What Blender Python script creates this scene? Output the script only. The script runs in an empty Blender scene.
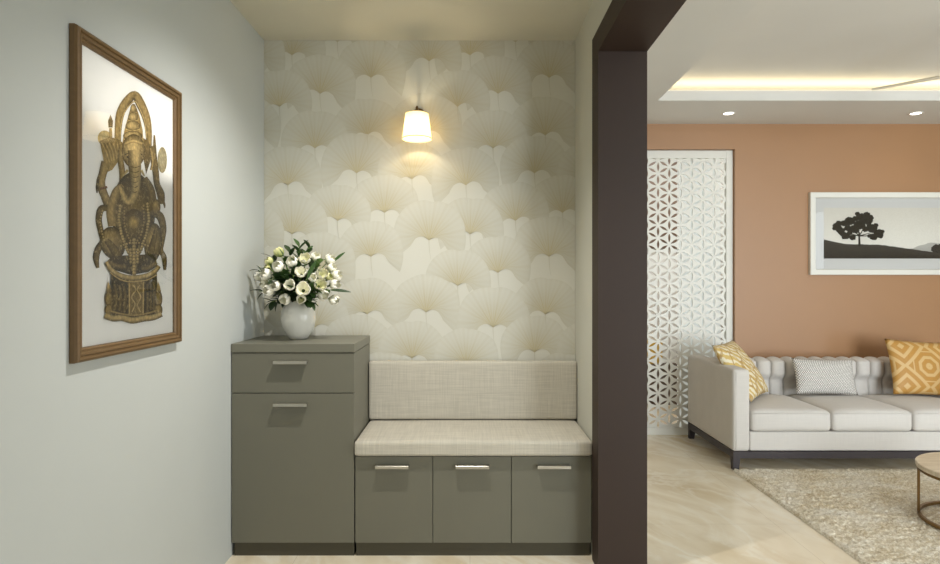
import bpy, bmesh, math, random
from mathutils import Vector, Matrix, noise
random.seed(7)
PI = math.pi
scene = bpy.context.scene
col = scene.collection

# ------------------------------------------------------------------ camera
F, CX, CY, CAMZ = 610.0, 470.0, 282.0, 1.27
def X_(px, Y): return (px - CX) / F * Y
def Z_(py, Y): return CAMZ - (py - CY) / F * Y
cam_d = bpy.data.cameras.new('camera')
cam_d.sensor_width = 36.0
cam_d.lens = 36.0 * F / 940.0
cam_d.clip_start = 0.02
cam = bpy.data.objects.new('camera', cam_d)
cam.location = (0, 0, CAMZ)
cam.rotation_euler = (PI/2, 0, 0)
col.objects.link(cam)
scene.camera = cam
scene.view_settings.view_transform = 'Standard'
scene.view_settings.look = 'None'
scene.view_settings.exposure = 0.0

# ------------------------------------------------------------------ helpers
def srgb(r, g, b):
    def f(v):
        v /= 255.0
        return v/12.92 if v <= .04045 else ((v+.055)/1.055)**2.4
    return (f(r), f(g), f(b), 1.0)

class NT:
    def __init__(s, name):
        s.m = bpy.data.materials.new(name); s.m.use_nodes = True
        s.t = s.m.node_tree; s.t.nodes.clear()
        s.out = s.n('ShaderNodeOutputMaterial')
    def n(s, typ, **kw):
        nd = s.t.nodes.new(typ)
        for k, v in kw.items():
            if k in nd.inputs: 
                if hasattr(v, 'is_output') : s.t.links.new(v, nd.inputs[k])
                else: nd.inputs[k].default_value = v
            else: setattr(nd, k, v)
        return nd
    def l(s, a, b): s.t.links.new(a, b)
    def coord(s, scale=(1,1,1), rot=(0,0,0), kind='Object'):
        tc = s.n('ShaderNodeTexCoord')
        mp = s.n('ShaderNodeMapping')
        mp.inputs['Scale'].default_value = scale; mp.inputs['Rotation'].default_value = rot
        s.l(tc.outputs[kind], mp.inputs['Vector'])
        return mp.outputs['Vector']
    def coord_t(s, freq, rot):
        tc = s.n('ShaderNodeTexCoord'); mp = s.n('ShaderNodeMapping', vector_type='TEXTURE')
        mp.inputs['Scale'].default_value = (1/freq[0], 1/freq[1], 1/freq[2]); mp.inputs['Rotation'].default_value = (0, 0, rot)
        s.l(tc.outputs['Object'], mp.inputs['Vector']); return mp.outputs['Vector']
    def math(s, op, a, b=None, clamp=False):
        nd = s.n('ShaderNodeMath', operation=op); nd.use_clamp = clamp
        for i, v in enumerate((a, b)):
            if v is None: continue
            if hasattr(v, 'is_output'): s.l(v, nd.inputs[i])
            else: nd.inputs[i].default_value = v
        return nd.outputs[0]
    def mix(s, fac, a, b, blend='MIX'):
        nd = s.n('ShaderNodeMix', data_type='RGBA', blend_type=blend)
        for i, v in ((0, fac), (6, a), (7, b)):
            if hasattr(v, 'is_output'): s.l(v, nd.inputs[i])
            else: nd.inputs[i].default_value = v
        return nd.outputs[2]
    def ramp(s, fac, stops):
        nd = s.n('ShaderNodeValToRGB')
        e = nd.color_ramp.elements
        while len(e) < len(stops): e.new(0.5)
        for el, (p, c) in zip(e, stops): el.position = p; el.color = c
        s.l(fac, nd.inputs['Fac'])
        return nd.outputs['Color']
    def noise(s, vec, scale, detail=4, rough=.5, dist=0.0):
        nd = s.n('ShaderNodeTexNoise'); nd.inputs['Scale'].default_value = scale
        nd.inputs['Detail'].default_value = detail; nd.inputs['Roughness'].default_value = rough
        nd.inputs['Distortion'].default_value = dist
        s.l(vec, nd.inputs['Vector']); return nd.outputs['Fac']
    def wave(s, vec, scale, dirn='X', dist=0.0, dscale=1.0):
        nd = s.n('ShaderNodeTexWave', bands_direction=dirn)
        nd.inputs['Scale'].default_value = scale; nd.inputs['Distortion'].default_value = dist
        nd.inputs['Detail Scale'].default_value = dscale
        s.l(vec, nd.inputs['Vector']); return nd.outputs['Fac']
    def pbr(s, color, rough=.5, metal=0.0, bump=None, bstr=.2, bdist=.01, spec=.5, **kw):
        p = s.n('ShaderNodeBsdfPrincipled')
        if hasattr(color, 'is_output'): s.l(color, p.inputs['Base Color'])
        else: p.inputs['Base Color'].default_value = color
        if hasattr(rough, 'is_output'): s.l(rough, p.inputs['Roughness'])
        else: p.inputs['Roughness'].default_value = rough
        p.inputs['Metallic'].default_value = metal
        p.inputs['Specular IOR Level'].default_value = spec
        for k, v in kw.items(): p.inputs[k.replace('_', ' ')].default_value = v
        if bump is not None:
            b = s.n('ShaderNodeBump'); b.inputs['Strength'].default_value = bstr
            b.inputs['Distance'].default_value = bdist
            s.l(bump, b.inputs['Height']); s.l(b.outputs['Normal'], p.inputs['Normal'])
        s.l(p.outputs[0], s.out.inputs['Surface'])
        s.p = p
        return s.m

def shade(c, k): return (c[0]*k, c[1]*k, c[2]*k, 1.0)

def m_paint(name, c, rough=.7, var=.03, spec=.3):
    t = NT(name); v = t.coord()
    n = t.noise(v, 3.0, 3)
    cc = t.mix(n, shade(c, 1-var), shade(c, 1+var))
    return t.pbr(cc, rough, bump=t.noise(v, 260, 2), bstr=.05, bdist=.002, spec=spec)

def m_laminate(name, c, rough=.45):
    t = NT(name); v = t.coord()
    n = t.noise(v, 1.5, 2); g = t.noise(t.coord((300, 300, 6)), 1.0, 2)
    cc = t.mix(n, shade(c, .95), shade(c, 1.05))
    cc = t.mix(t.math('MULTIPLY', g, .25), cc, shade(c, .86))
    return t.pbr(cc, rough, spec=.4)

def m_wood(name, a, b, scale=(4, 60, 60), rough=.45):
    t = NT(name); v = t.coord(scale)
    n = t.noise(v, 1.0, 5, .6, .6)
    return t.pbr(t.mix(n, a, b), rough, bump=n, bstr=.08, bdist=.002)

def m_metal(name, c, rough=.3):
    t = NT(name); v = t.coord((400, 8, 8))
    n = t.noise(v, 1.0, 2)
    return t.pbr(t.mix(n, shade(c, .9), shade(c, 1.08)), rough, 1.0)

def m_weave(name, c, freq=150.0, contrast=.22, rough=.9, slub=.25):
    t = NT(name)
    v = t.coord()
    wob = t.noise(v, 30, 2)
    wx = t.noise(t.coord((freq*1.3, 7, 7)), 1.0, 2)
    wz = t.noise(t.coord((7, freq*.6, freq*1.3)), 1.0, 2)
    h = t.math('MULTIPLY', t.math('ADD', wx, wz), .5)
    f = t.math('MULTIPLY', t.math('SUBTRACT', h, .38), 4.0, True)
    cc = t.mix(f, shade(c, 1-contrast), shade(c, 1+contrast*.5))
    cc = t.mix(t.math('MULTIPLY', wob, slub), cc, shade(c, .9))
    m = t.pbr(cc, rough, bump=h, bstr=.25, bdist=.002, spec=.15)
    t.p.inputs['Sheen Weight'].default_value = .15
    return m

def m_emit(name, c, strength):
    t = NT(name); v = t.coord()
    e = t.n('ShaderNodeEmission'); e.inputs['Strength'].default_value = strength
    t.l(t.mix(t.noise(v, 4, 1), c, shade(c, .97)), e.inputs['Color'])
    t.l(e.outputs[0], t.out.inputs['Surface']); return t.m

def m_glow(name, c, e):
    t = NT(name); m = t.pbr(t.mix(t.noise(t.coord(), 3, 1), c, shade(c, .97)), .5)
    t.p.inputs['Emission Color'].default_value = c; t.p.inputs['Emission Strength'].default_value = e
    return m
def m_glass(name):
    t = NT(name)
    fr = t.n('ShaderNodeFresnel'); fr.inputs['IOR'].default_value = 1.45
    tr = t.n('ShaderNodeBsdfTransparent'); gl = t.n('ShaderNodeBsdfGlossy')
    gl.inputs['Roughness'].default_value = .01
    mx = t.n('ShaderNodeMixShader')
    t.l(fr.outputs[0], mx.inputs[0]); t.l(tr.outputs[0], mx.inputs[1]); t.l(gl.outputs[0], mx.inputs[2])
    t.l(mx.outputs[0], t.out.inputs['Surface']); return t.m

class MB:
    def __init__(s): s.v = []; s.f = []; s.c = {}
    def add(s, verts, faces, mtx=None):
        o = len(s.v)
        for p in verts:
            p = Vector(p)
            s.v.append(mtx @ p if mtx else p)
        s.f += [tuple(i+o for i in f) for f in faces]
        return o
    def box(s, x0, x1, y0, y1, z0, z1, mtx=None):
        vs = [(x, y, z) for x in (x0, x1) for y in (y0, y1) for z in (z0, z1)]
        fs = [(0,1,3,2),(4,6,7,5),(0,4,5,1),(2,3,7,6),(0,2,6,4),(1,5,7,3)]
        s.add(vs, fs, mtx); return s
    def add_quad(s, vs):
        s.add(vs, [(0,1,2,3)]); return s
    def lathe(s, prof, n=32, c=(0,0,0), cap=True, mtx=None):
        vs, fs = [], []
        for r, z in prof:
            for i in range(n):
                a = 2*PI*i/n
                vs.append((c[0]+r*math.cos(a), c[1]+r*math.sin(a), c[2]+z))
        for j in range(len(prof)-1):
            for i in range(n):
                a, b = j*n+i, j*n+(i+1) % n
                fs.append((a, b, b+n, a+n))
        if cap:
            if prof[0][0] > 1e-6: fs.append(tuple(range(n-1, -1, -1)))
            if prof[-1][0] > 1e-6: fs.append(tuple((len(prof)-1)*n+i for i in range(n)))
        s.add(vs, fs, mtx); return s
    def tube(s, pts, rad, n=10, closed=False, flat=1.0):
        pts = [Vector(p) for p in pts]; N = len(pts)
        if not hasattr(rad, '__len__'): rad = [rad]*N
        vs, fs = [], []
        ref = None
        for k in range(N):
            if closed: d = pts[(k+1) % N]-pts[k-1]
            else: d = pts[min(k+1, N-1)]-pts[max(k-1, 0)]
            d.normalize()
            if ref is None:
                ref = Vector((0,0,1)) if abs(d.z) < .9 else Vector((1,0,0))
            a = d.cross(ref)
            if a.length < 1e-5: a = d.orthogonal()
            a.normalize(); b = a.cross(d).normalized(); ref = b
            for i in range(n):
                t = 2*PI*i/n
                vs.append(pts[k]+a*math.cos(t)*rad[k]+b*math.sin(t)*rad[k]*flat)
        M = N if closed else N-1
        for k in range(M):
            for i in range(n):
                a, b = k*n+i, k*n+(i+1) % n
                c, d = ((k+1) % N)*n+(i+1) % n, ((k+1) % N)*n+i
                fs.append((a, b, c, d))
        if not closed:
            fs.append(tuple(range(n-1, -1, -1))); fs.append(tuple((N-1)*n+i for i in range(n)))
        s.add(vs, fs); return s
    def grid(s, fn, nu, nv, closeu=False):
        vs = [fn(i/nu, j/nv) for j in range(nv+1) for i in range(nu+1)]
        fs = [(j*(nu+1)+i, j*(nu+1)+i+1, (j+1)*(nu+1)+i+1, (j+1)*(nu+1)+i) for j in range(nv) for i in range(nu)]
        s.add(vs, fs); return s
    def build(s, name, mat, parent=None, smooth=False, bevel=0.0, segs=2, weld=False, recalc=True, loc=None, subsurf=0):
        me = bpy.data.meshes.new(name)
        me.from_pydata([tuple(v) for v in s.v], [], s.f)
        bm = bmesh.new(); bm.from_mesh(me)
        if weld: bmesh.ops.remove_doubles(bm, verts=bm.verts, dist=1e-5)
        if recalc: bmesh.ops.recalc_face_normals(bm, faces=bm.faces)
        bm.to_mesh(me); bm.free()
        me.materials.append(mat)
        if smooth:
            for p in me.polygons: p.use_smooth = True
        o = bpy.data.objects.new(name, me); col.objects.link(o)
        if parent is not None: o.parent = parent
        if loc is not None: o.location = loc
        if bevel > 0:
            b = o.modifiers.new('bevel', 'BEVEL'); b.width = bevel; b.segments = segs
            b.limit_method = 'ANGLE'; b.angle_limit = math.radians(40)
            if segs > 1:
                for p in me.polygons: p.use_smooth = True
                try: me.set_sharp_from_angle(angle=math.radians(50))
                except Exception: pass
                b.harden_normals = True
        if subsurf:
            m = o.modifiers.new('subsurf', 'SUBSURF'); m.levels = subsurf; m.render_levels = subsurf
        return o

def thing(name, label, cat, loc=(0,0,0), rz=0.0, group=None):
    o = bpy.data.objects.new(name, None); col.objects.link(o)
    o.empty_display_size = .05
    o.location = loc; o.rotation_euler = (0, 0, rz)
    o['label'] = label; o['category'] = cat
    if group: o['group'] = group
    return o
def tag(o, label, cat, group=None, kind=None):
    o['label'] = label; o['category'] = cat
    if group: o['group'] = group
    if kind: o['kind'] = kind
    return o
def struct(o, label=None):
    o['kind'] = 'structure'
    if label: o['label'] = label
    return o

# ------------------------------------------------------------------ materials
M = {}
M['wall_left'] = m_paint('left_wall_paint', srgb(191, 195, 193))
M['wall_cream'] = m_paint('cream_wall_paint', srgb(200, 199, 188))
M['ceil_foyer'] = m_paint('foyer_ceiling_paint', srgb(206, 202, 186))
M['ceil_living'] = m_paint('living_ceiling_paint', srgb(214, 212, 207))
M['terracotta'] = m_paint('terracotta_wall_paint', srgb(163, 122, 85), .42, .04, .6)
M['brown_frame'] = m_laminate('dark_brown_laminate', srgb(50, 35, 26), .6)
M['cabinet'] = m_laminate('olive_grey_laminate', srgb(111, 109, 96), .42)
M['cabinet_top'] = m_laminate('olive_grey_top_laminate', srgb(114, 112, 99), .38)
M['plinth'] = m_laminate('dark_olive_laminate', srgb(72, 68, 54), .5)
M['nickel'] = m_metal('brushed_nickel', srgb(196, 192, 182), .35)
M['linen'] = m_weave('beige_linen', srgb(196, 190, 176), 150, .15)
M['sofa'] = m_weave('ivory_upholstery', srgb(209, 204, 198), 260, .05)
M['sofa_leg'] = m_wood('dark_stained_wood', srgb(44, 38, 42), srgb(62, 54, 56))
M['white_lacquer'] = m_paint('white_lacquer', srgb(222, 220, 212), .4, .01, .5)
M['brass'] = m_metal('aged_brass', srgb(134, 108, 72), .35)
M['glass'] = m_glass('picture_glass')
M['ceramic'] = m_paint('white_glazed_ceramic', srgb(240, 237, 228), .1, .01, .6)
M['paper'] = m_paint('white_print_paper', srgb(250, 248, 243), .8, .005, .1)
M['gilt'] = m_wood('antique_gold_wood', srgb(124, 97, 62), srgb(98, 75, 46), (40, 4, 40), .4)

# floor: polished beige marble tiles
t = NT('beige_marble_tile')
v = t.coord(); vr = t.coord((1, 1, 1), (0, 0, .75))
big = t.noise(t.coord_t((.9, 1.7, 1), -1.0), 1.3, 4, .5, .6)
vein = t.noise(t.coord_t((.8, 1.7, 1), -.9), 1.3, 5, .55, 1.0)
fine = t.noise(t.coord_t((1.4, 3, 1), -1.0), 3, 5, .55, .6)
c1 = t.ramp(big, [(.28, srgb(212, 190, 154)), (.43, srgb(229, 214, 186)), (.57, srgb(241, 230, 208)), (.74, srgb(217, 196, 160))])
vv = t.math('ABSOLUTE', t.math('SUBTRACT', vein, .5))
c2 = t.mix(t.math('SUBTRACT', 1.0, t.math('ADD', t.math('MULTIPLY', vv, 11.0), .5), True), c1, srgb(250, 245, 232))
c2 = t.mix(t.math('MULTIPLY', t.math('SUBTRACT', fine, .5), 1.0, True), c2, srgb(196, 172, 136))
br = t.n('ShaderNodeTexBrick', offset=0.0, squash=1.0)
br.inputs['Scale'].default_value = 1.0; br.inputs['Mortar Size'].default_value = .0014
br.inputs['Brick Width'].default_value = .8; br.inputs['Row Height'].default_value = .8
br.inputs['Mortar Smooth'].default_value = .3
t.l(v, br.inputs['Vector'])
c3 = t.mix(t.math('MULTIPLY', br.outputs['Fac'], .45), c2, srgb(170, 150, 118))
M['floor'] = t.pbr(c3, .2, spec=.5)

# wallpaper (leaf attributes are stored on the mesh: R lightness, G gold, B angle)
t = NT('ginkgo_wallpaper')
at = t.n('ShaderNodeAttribute', attribute_name='leaf')
sep = t.n('ShaderNodeSeparateColor'); t.l(at.outputs['Color'], sep.inputs['Color'])
lines = t.math('SINE', t.math('MULTIPLY', sep.outputs['Blue'], 150.0))
lines2 = t.math('SINE', t.math('MULTIPLY', sep.outputs['Blue'], 61.0))
ln = t.math('MULTIPLY', t.math('ADD', t.math('MULTIPLY', lines, .5), .5), t.math('ADD', t.math('MULTIPLY', lines2, .3), .7), True)
gold = t.math('MULTIPLY', sep.outputs['Green'], t.math('ADD', t.math('MULTIPLY', ln, .7), .3), True)
base = t.mix(sep.outputs['Red'], srgb(176, 173, 156), srgb(216, 215, 206))
cc = t.mix(t.math('MULTIPLY', ln, .14), base, srgb(180, 168, 135))
cc = t.mix(t.math('MULTIPLY', gold, .72), cc, srgb(178, 160, 104))
g = t.noise(t.coord(), 40, 3)
cc = t.mix(t.math('MULTIPLY', g, .12), cc, srgb(205, 198, 178))
M['wallpaper'] = t.pbr(cc, .6, bump=t.noise(t.coord(), 300, 2), bstr=.05, bdist=.002, spec=.25)

# bronze print ink
t = NT('bronze_statue_print')
at = t.n('ShaderNodeAttribute', attribute_name='ink')
v = t.coord()
vo = t.n('ShaderNodeTexVoronoi'); vo.inputs['Scale'].default_value = 75.0; t.l(v, vo.inputs['Vector'])
n1 = t.noise(v, 60, 6, .7)
k = t.math('ADD', t.math('MULTIPLY', vo.outputs['Distance'], 1.1), t.math('MULTIPLY', n1, .9))
f = t.math('MULTIPLY', t.math('SUBTRACT', k, .55), 1.6, True)
cc = t.mix(f, at.outputs['Color'], srgb(58, 40, 18), 'MIX')
f2 = t.math('MULTIPLY', f, .40)
cc = t.mix(f2, at.outputs['Color'], srgb(62, 46, 20))
hl = t.math('MULTIPLY', t.math('SUBTRACT', t.noise(v, 95, 3, .6), .53), 6.0, True)
cc = t.mix(t.math('MULTIPLY', hl, .34), cc, srgb(236, 208, 146))
M['ink'] = t.pbr(cc, .8, spec=.1)

t = NT('bronze_statue_print_plain')
at = t.n('ShaderNodeAttribute', attribute_name='ink')
g = t.noise(t.coord(), 120, 2)
M['ink_plain'] = t.pbr(t.mix(t.math('MULTIPLY', g, .2), at.outputs['Color'], srgb(120, 100, 60)), .8, spec=.1)

# ------------------------------------------------------------------ room shell
XL, XR, XR2 = -1.106, 0.5655, 0.774
YB, ZC, ZL = 3.276, 2.567, 2.573
YF = -1.7
YW = 5.03
XE = 5.2
struct(MB().box(XL-.12, XE+.12, YF-.12, 7.3, -.1, 0).build('floor', M['floor']), 'polished beige marble tiled floor')
struct(MB().box(XL-.12, XL, YF-.12, YB+.12, 0, ZC+.1).build('wall_left', M['wall_left']))
struct(MB().box(XL, XR, YF-.12, YF, 0, ZC+.1).build('wall_front', M['wall_cream']))
struct(MB().box(XL, XR, YF-.12, YB+.12, ZC, ZC+.1).build('ceiling', M['ceil_foyer']), 'plain foyer ceiling')
mb = MB()
mb.box(XR, XR2-.012, 2.67, YW+.12, 0, ZC+.1)
mb.box(XR, XR2-.012, YF-.12, 2.67, 2.30, ZC+.1)
mb.box(XR, XR2-.012, YF-.12, -1.3, 0, 2.30)
struct(mb.build('wall_right', M['wall_cream']))
# dark portal lining with a flat architrave on both faces
mb = MB()
zl, zh, yj, yo = 2.277, 2.379, 2.664, 2.795
for xa, xb in ((XR-.006, XR+.02), (XR2-.03, XR2)):
    mb.box(xa, xb, yj, yo, 0, zh)
    mb.box(xa, xb, -1.3, yj, zl, zh)
mb.box(XR+.02, XR2-.03, yj, 2.672, 0, zl)
mb.box(XR+.02, XR2-.03, -1.3, 2.672, zl, 2.302)
struct(mb.build('trim_1', M['brown_frame']), 'dark brown portal frame of the opening to the living room')

# back wall with wallpaper
wb = struct(MB().box(XL, XR, YB, YB+.12, 0, ZC).build('wall_back', M['wall_cream']))
S = F / YB
apex0 = [(457.6,107),(498,94),(549,78),(470,55.5),(545.3,135.5),(493,148.5),(466,185.5),(534.5,173.5),(590,179.5),(429,61.5),(515.5,42),(562.5,213),(604,133.5)]
leaves = []
for (ax, ay) in apex0:
    for i in range(-2, 2):
        for j in range(-1, 4):
            x = X_(ax+178*i, YB); z = Z_(ay+179*j, YB)
            if XL-.25 < x < XR+.25 and -.1 < z < ZC+.3: leaves.append((x, z))
leaves.sort(key=lambda p: -p[1])
verts, faces, cols = [], [], []
def wp_grid(fn, nu, nv):
    o = len(verts)
    for j in range(nv+1):
        for i in range(nu+1):
            p, c = fn(i/nu, j/nv); verts.append(p); cols.append(c)
    for j in range(nv):
        for i in range(nu):
            a = o+j*(nu+1)+i
            q = (a, a+1, a+nu+2, a+nu+1)
            if all(verts[k][0] > XL+.0005 and verts[k][0] < XR-.0005 and .0 < verts[k][2] < ZC-.0005 for k in q): faces.append(q)
def clampx(x): return min(max(x, XL+.001), XR-.001)
def clampz(z): return min(max(z, .001), ZC-.001)
o = len(verts)
verts += [(XL+.0008, YB-.0006, .001), (XR-.0008, YB-.0006, .001), (XR-.0008, YB-.0006, ZC-.001), (XL+.0008, YB-.0006, ZC-.001)]
cols += [(.84, 0, .026, 1)]*4; faces.append((0, 1, 2, 3))
for k, (lx, lz) in enumerate(leaves):
    rr = random.uniform(.196, .222); tilt = random.uniform(-.12, .12); tw = random.uniform(-.02, .02)
    y = YB-.001-.000014*k
    off = random.uniform(0, 1)
    def fan(u, v, lx=lx, lz=lz, rr=rr, tilt=tilt, y=y, off=off):
        th = (u-.5)*2*math.radians(101)
        a = th+tilt
        notch = .035*math.exp(-(th/.10)**2)
        R = rr*(1-notch)*(1+.012*math.sin(th*7+off*6))*(1-.10*max(0, abs(th)-1.0)/.8)
        r = R*v
        wgt = max(0, (abs(th)-.75)/.94)**1.5
        arch = .024*abs(math.sin(PI*min(r/.105, 1)))**.7-max(0, r-.085)*.55
        x = clampx(lx+math.sin(a)*r*(1-.10*wgt)); z = clampz(lz+math.cos(a)*r+wgt*arch)
        top = math.exp(-(th/1.28)**4)
        light = .36+.40*v**1.15*(.45+.55*top)-(.08 if v > .985 else 0)
        gld = 1.7*max(0, 1-v/.8)**1.6*(.35+.65*math.cos(min(abs(th), 1.5))**.5)
        return (x, y, z), (light, gld, u+off, 1)
    wp_grid(fan, 64, 14)
for k, (lx, lz) in enumerate(leaves):
    y = YB-.0028
    def stem(u, v, lx=lx, lz=lz, y=y-.0002):
        return (clampx(lx+(u-.5)*.005*(1-v*.6)+.01*v*v), y, clampz(lz-.10*v)), (.5, .3*(1-v), .026, 1)
    wp_grid(stem, 1, 8)
me = bpy.data.meshes.new('wallpaper'); me.from_pydata(verts, [], faces)
a = me.attributes.new('leaf', 'FLOAT_COLOR', 'POINT')
a.data.foreach_set('color', [c for q in cols for c in q])
me.materials.append(M['wallpaper'])
wp = bpy.data.objects.new('wallpaper', me); col.objects.link(wp); wp.parent = wb
wp['label'] = 'cream wallpaper with overlapping ginkgo leaves'
wp['kind'] = 'structure'

# living room walls
LX0, LX1, LZ1 = 1.25, 2.185, 2.366
mb = MB()
mb.box(XR2-.012, LX0, YW, YW+.12, 0, ZL+.3)
mb.box(LX1, XE+.12, YW, YW+.12, 0, ZL+.3)
mb.box(LX0, LX1, YW, YW+.12, LZ1, ZL+.3)
struct(mb.build('wall_living_back', M['terracotta']), 'terracotta accent wall')
mb = MB()
wy0, wy1, wz0, wz1 = -1.55, 1.1, .15, 2.3
mb.box(XE, XE+.12, YF-.12, wy0, 0, ZL+.3); mb.box(XE, XE+.12, wy1, YW+.12, 0, ZL+.3)
mb.box(XE, XE+.12, wy0, wy1, 0, wz0); mb.box(XE, XE+.12, wy0, wy1, wz1, ZL+.3)
struct(mb.build('wall_living_right', M['wall_cream']))
struct(MB().box(XR2-.012, XE, YF-.12, YF, 0, ZL+.3).build('wall_living_front', M['wall_cream']))
win = struct(MB().box(XE+.02, XE+.08, wy0, wy1, wz0, wz0+.05).box(XE+.02, XE+.08, wy0, wy1, wz1-.05, wz1)
             .box(XE+.02, XE+.08, wy0, wy0+.05, wz0, wz1).box(XE+.02, XE+.08, wy1-.05, wy1, wz0, wz1)
             .box(XE+.02, XE+.08, -.7, -.64, wz0, wz1).box(XE+.02, XE+.08, .2, .26, wz0, wz1)
             .build('window_1', M['white_lacquer']))

# living ceiling: dropped border, lip and raised tray with a cove
TX0, TX1, TY0, TY1, ZT = 1.348, 4.65, .2, 4.38, 2.75
mb = MB()
def ring(x0, x1, y0, y1, X0, X1, Y0, Y1, z0, z1):
    mb.box(X0, x0, Y0, Y1, z0, z1); mb.box(x1, X1, Y0, Y1, z0, z1)
    mb.box(x0, x1, Y0, y0, z0, z1); mb.box(x0, x1, y1, Y1, z0, z1)
ring(TX0, TX1, TY0, TY1, XR2-.012, XE, YF, YW, ZL, ZL+.02)
ring(TX0, TX1, TY0, TY1, TX0-.02, TX1+.02, TY0-.02, TY1+.02, ZL+.02, ZL+.07)
ring(TX0-.32, TX1+.3, TY0-.3, TY1+.32, XR2-.012, XE, YF, YW, ZL+.02, ZT)
mb.box(XR2-.012, XE, YF, YW, ZT, ZT+.06)
struct(mb.build('ceiling_living', M['ceil_living']), 'white false ceiling with a raised tray and warm cove light')

# lattice niche behind the screen
M['niche'] = m_paint('niche_paint', srgb(205, 203, 198), .7)
M['partition_glow'] = m_glow('glowing_white_panel', srgb(222, 226, 224), .30)  # emission added so the lattice holes read bright; the partition is no lamp
M['niche_brown'] = m_wood('niche_brown_panel', srgb(98, 78, 62), srgb(82, 64, 50), (8, 8, 60))
M['niche_dark'] = m_wood('niche_dark_panel', srgb(74, 62, 52), srgb(96, 82, 68), (8, 8, 60))
M['niche_ochre'] = m_paint('niche_ochre_paint', srgb(206, 172, 84), .7)
struct(MB().box(.6, 2.6, 6.4, 6.5, 0, 2.87).build('wall_niche_back', M['niche']))
struct(MB().box(.6, .7, YW+.12, 6.4, 0, 2.87).build('wall_niche_left', M['niche']))
struct(MB().box(2.5, 2.6, YW+.12, 6.4, 0, 2.87).build('wall_niche_right', M['niche']))
struct(MB().box(.7, 2.5, YW+.12, 6.4, 2.75, 2.87).build('ceiling_niche', M['niche']))
struct(MB().box(1.765, 2.125, 5.17, 5.20, 0, 2.75).build('wall_niche_partition', M['partition_glow']), 'white partition with added glow close behind the lattice')
struct(MB().box(.7, 2.5, 6.36, 6.4, 1.62, 2.75).build('trim_2', M['niche_brown']), 'brown panelling seen through the lattice')
struct(MB().box(.7, 2.5, 6.30, 6.4, 0, .42).build('trim_3', M['niche_dark']), 'dark panelling low behind the lattice')
struct(MB().box(1.2, 2.0, 6.34, 6.4, .42, .66).build('trim_4', M['niche_ochre']), 'ochre panel behind the lattice')

# ------------------------------------------------------------------ foyer furniture
YC = 2.82
zt = Z_(343.8, YC)
xs0, xs1 = XL+.003, X_(354.5, YC)
cab = thing('shoe_cabinet', 'tall olive grey shoe cabinet with one drawer above one door, against the left wall', 'cabinet', (xs0, YC, 0))
W = xs1-xs0; D = YB-.016-YC
def handle(parent, xc, w, z):
    mb = MB()
    mb.box(xc-w/2, xc+w/2, -.030, -.002, z, z+.003)
    mb.box(xc-w/2, xc+w/2, -.032, -.0285, z-.011, z+.003)
    mb.build('handle', M['nickel'], parent, bevel=.001, segs=1)
zsplit = Z_(393.2, YC)
mb = MB().box(0.002, W-.002, .020, D, .064, zt-.042)
mb.build('carcass', M['cabinet'], cab)
MB().box(0, W, -.004, D, zt-.04, zt).build('top_panel', M['cabinet_top'], cab, bevel=.0015, segs=1)
MB().box(0.010, W-.004, .012, D-.05, 0.0, .062).build('plinth', M['plinth'], cab)
dr = MB().box(.002, W-.002, 0, .019, zsplit+.002, zt-.043).build('drawer', M['cabinet'], cab, bevel=.001, segs=1)
hx = X_(291.6, YC)-xs0; hw = (308.3-275)/F*YC
handle(dr, hx, hw, Z_(361.0, YC))
do = MB().box(.002, W-.002, 0, .019, .064, zsplit-.002).build('door', M['cabinet'], cab, bevel=.001, segs=1)
handle(do, hx, hw, Z_(403.2, YC))

xb0, xb1 = xs1+.002, XR-.003
ben = thing('bench_cabinet', 'low olive grey storage bench with three doors under the seat cushion', 'bench', (xb0, YC, 0))
WB = xb1-xb0; zb = .470
MB().box(.002, WB-.002, .020, D, .064, zb-.004).build('carcass', M['cabinet'], ben)
MB().box(.004, WB-.006, .012, D-.05, 0, .062).build('plinth', M['plinth'], ben)
ed = [0, X_(432.8, YC)-xb0, X_(511.3, YC)-xb0, WB]
hc = [X_(392.6, YC)-xb0, X_(472.5, YC)-xb0, X_(553.5, YC)-xb0]
for k in range(3):
    d = MB().box(ed[k]+.0015, ed[k+1]-.0015, 0, .019, .064, zb-.006).build('door', M['cabinet'], ben, bevel=.001, segs=1)
    handle(d, hc[k], .153, Z_(464.8, YC))

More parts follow.
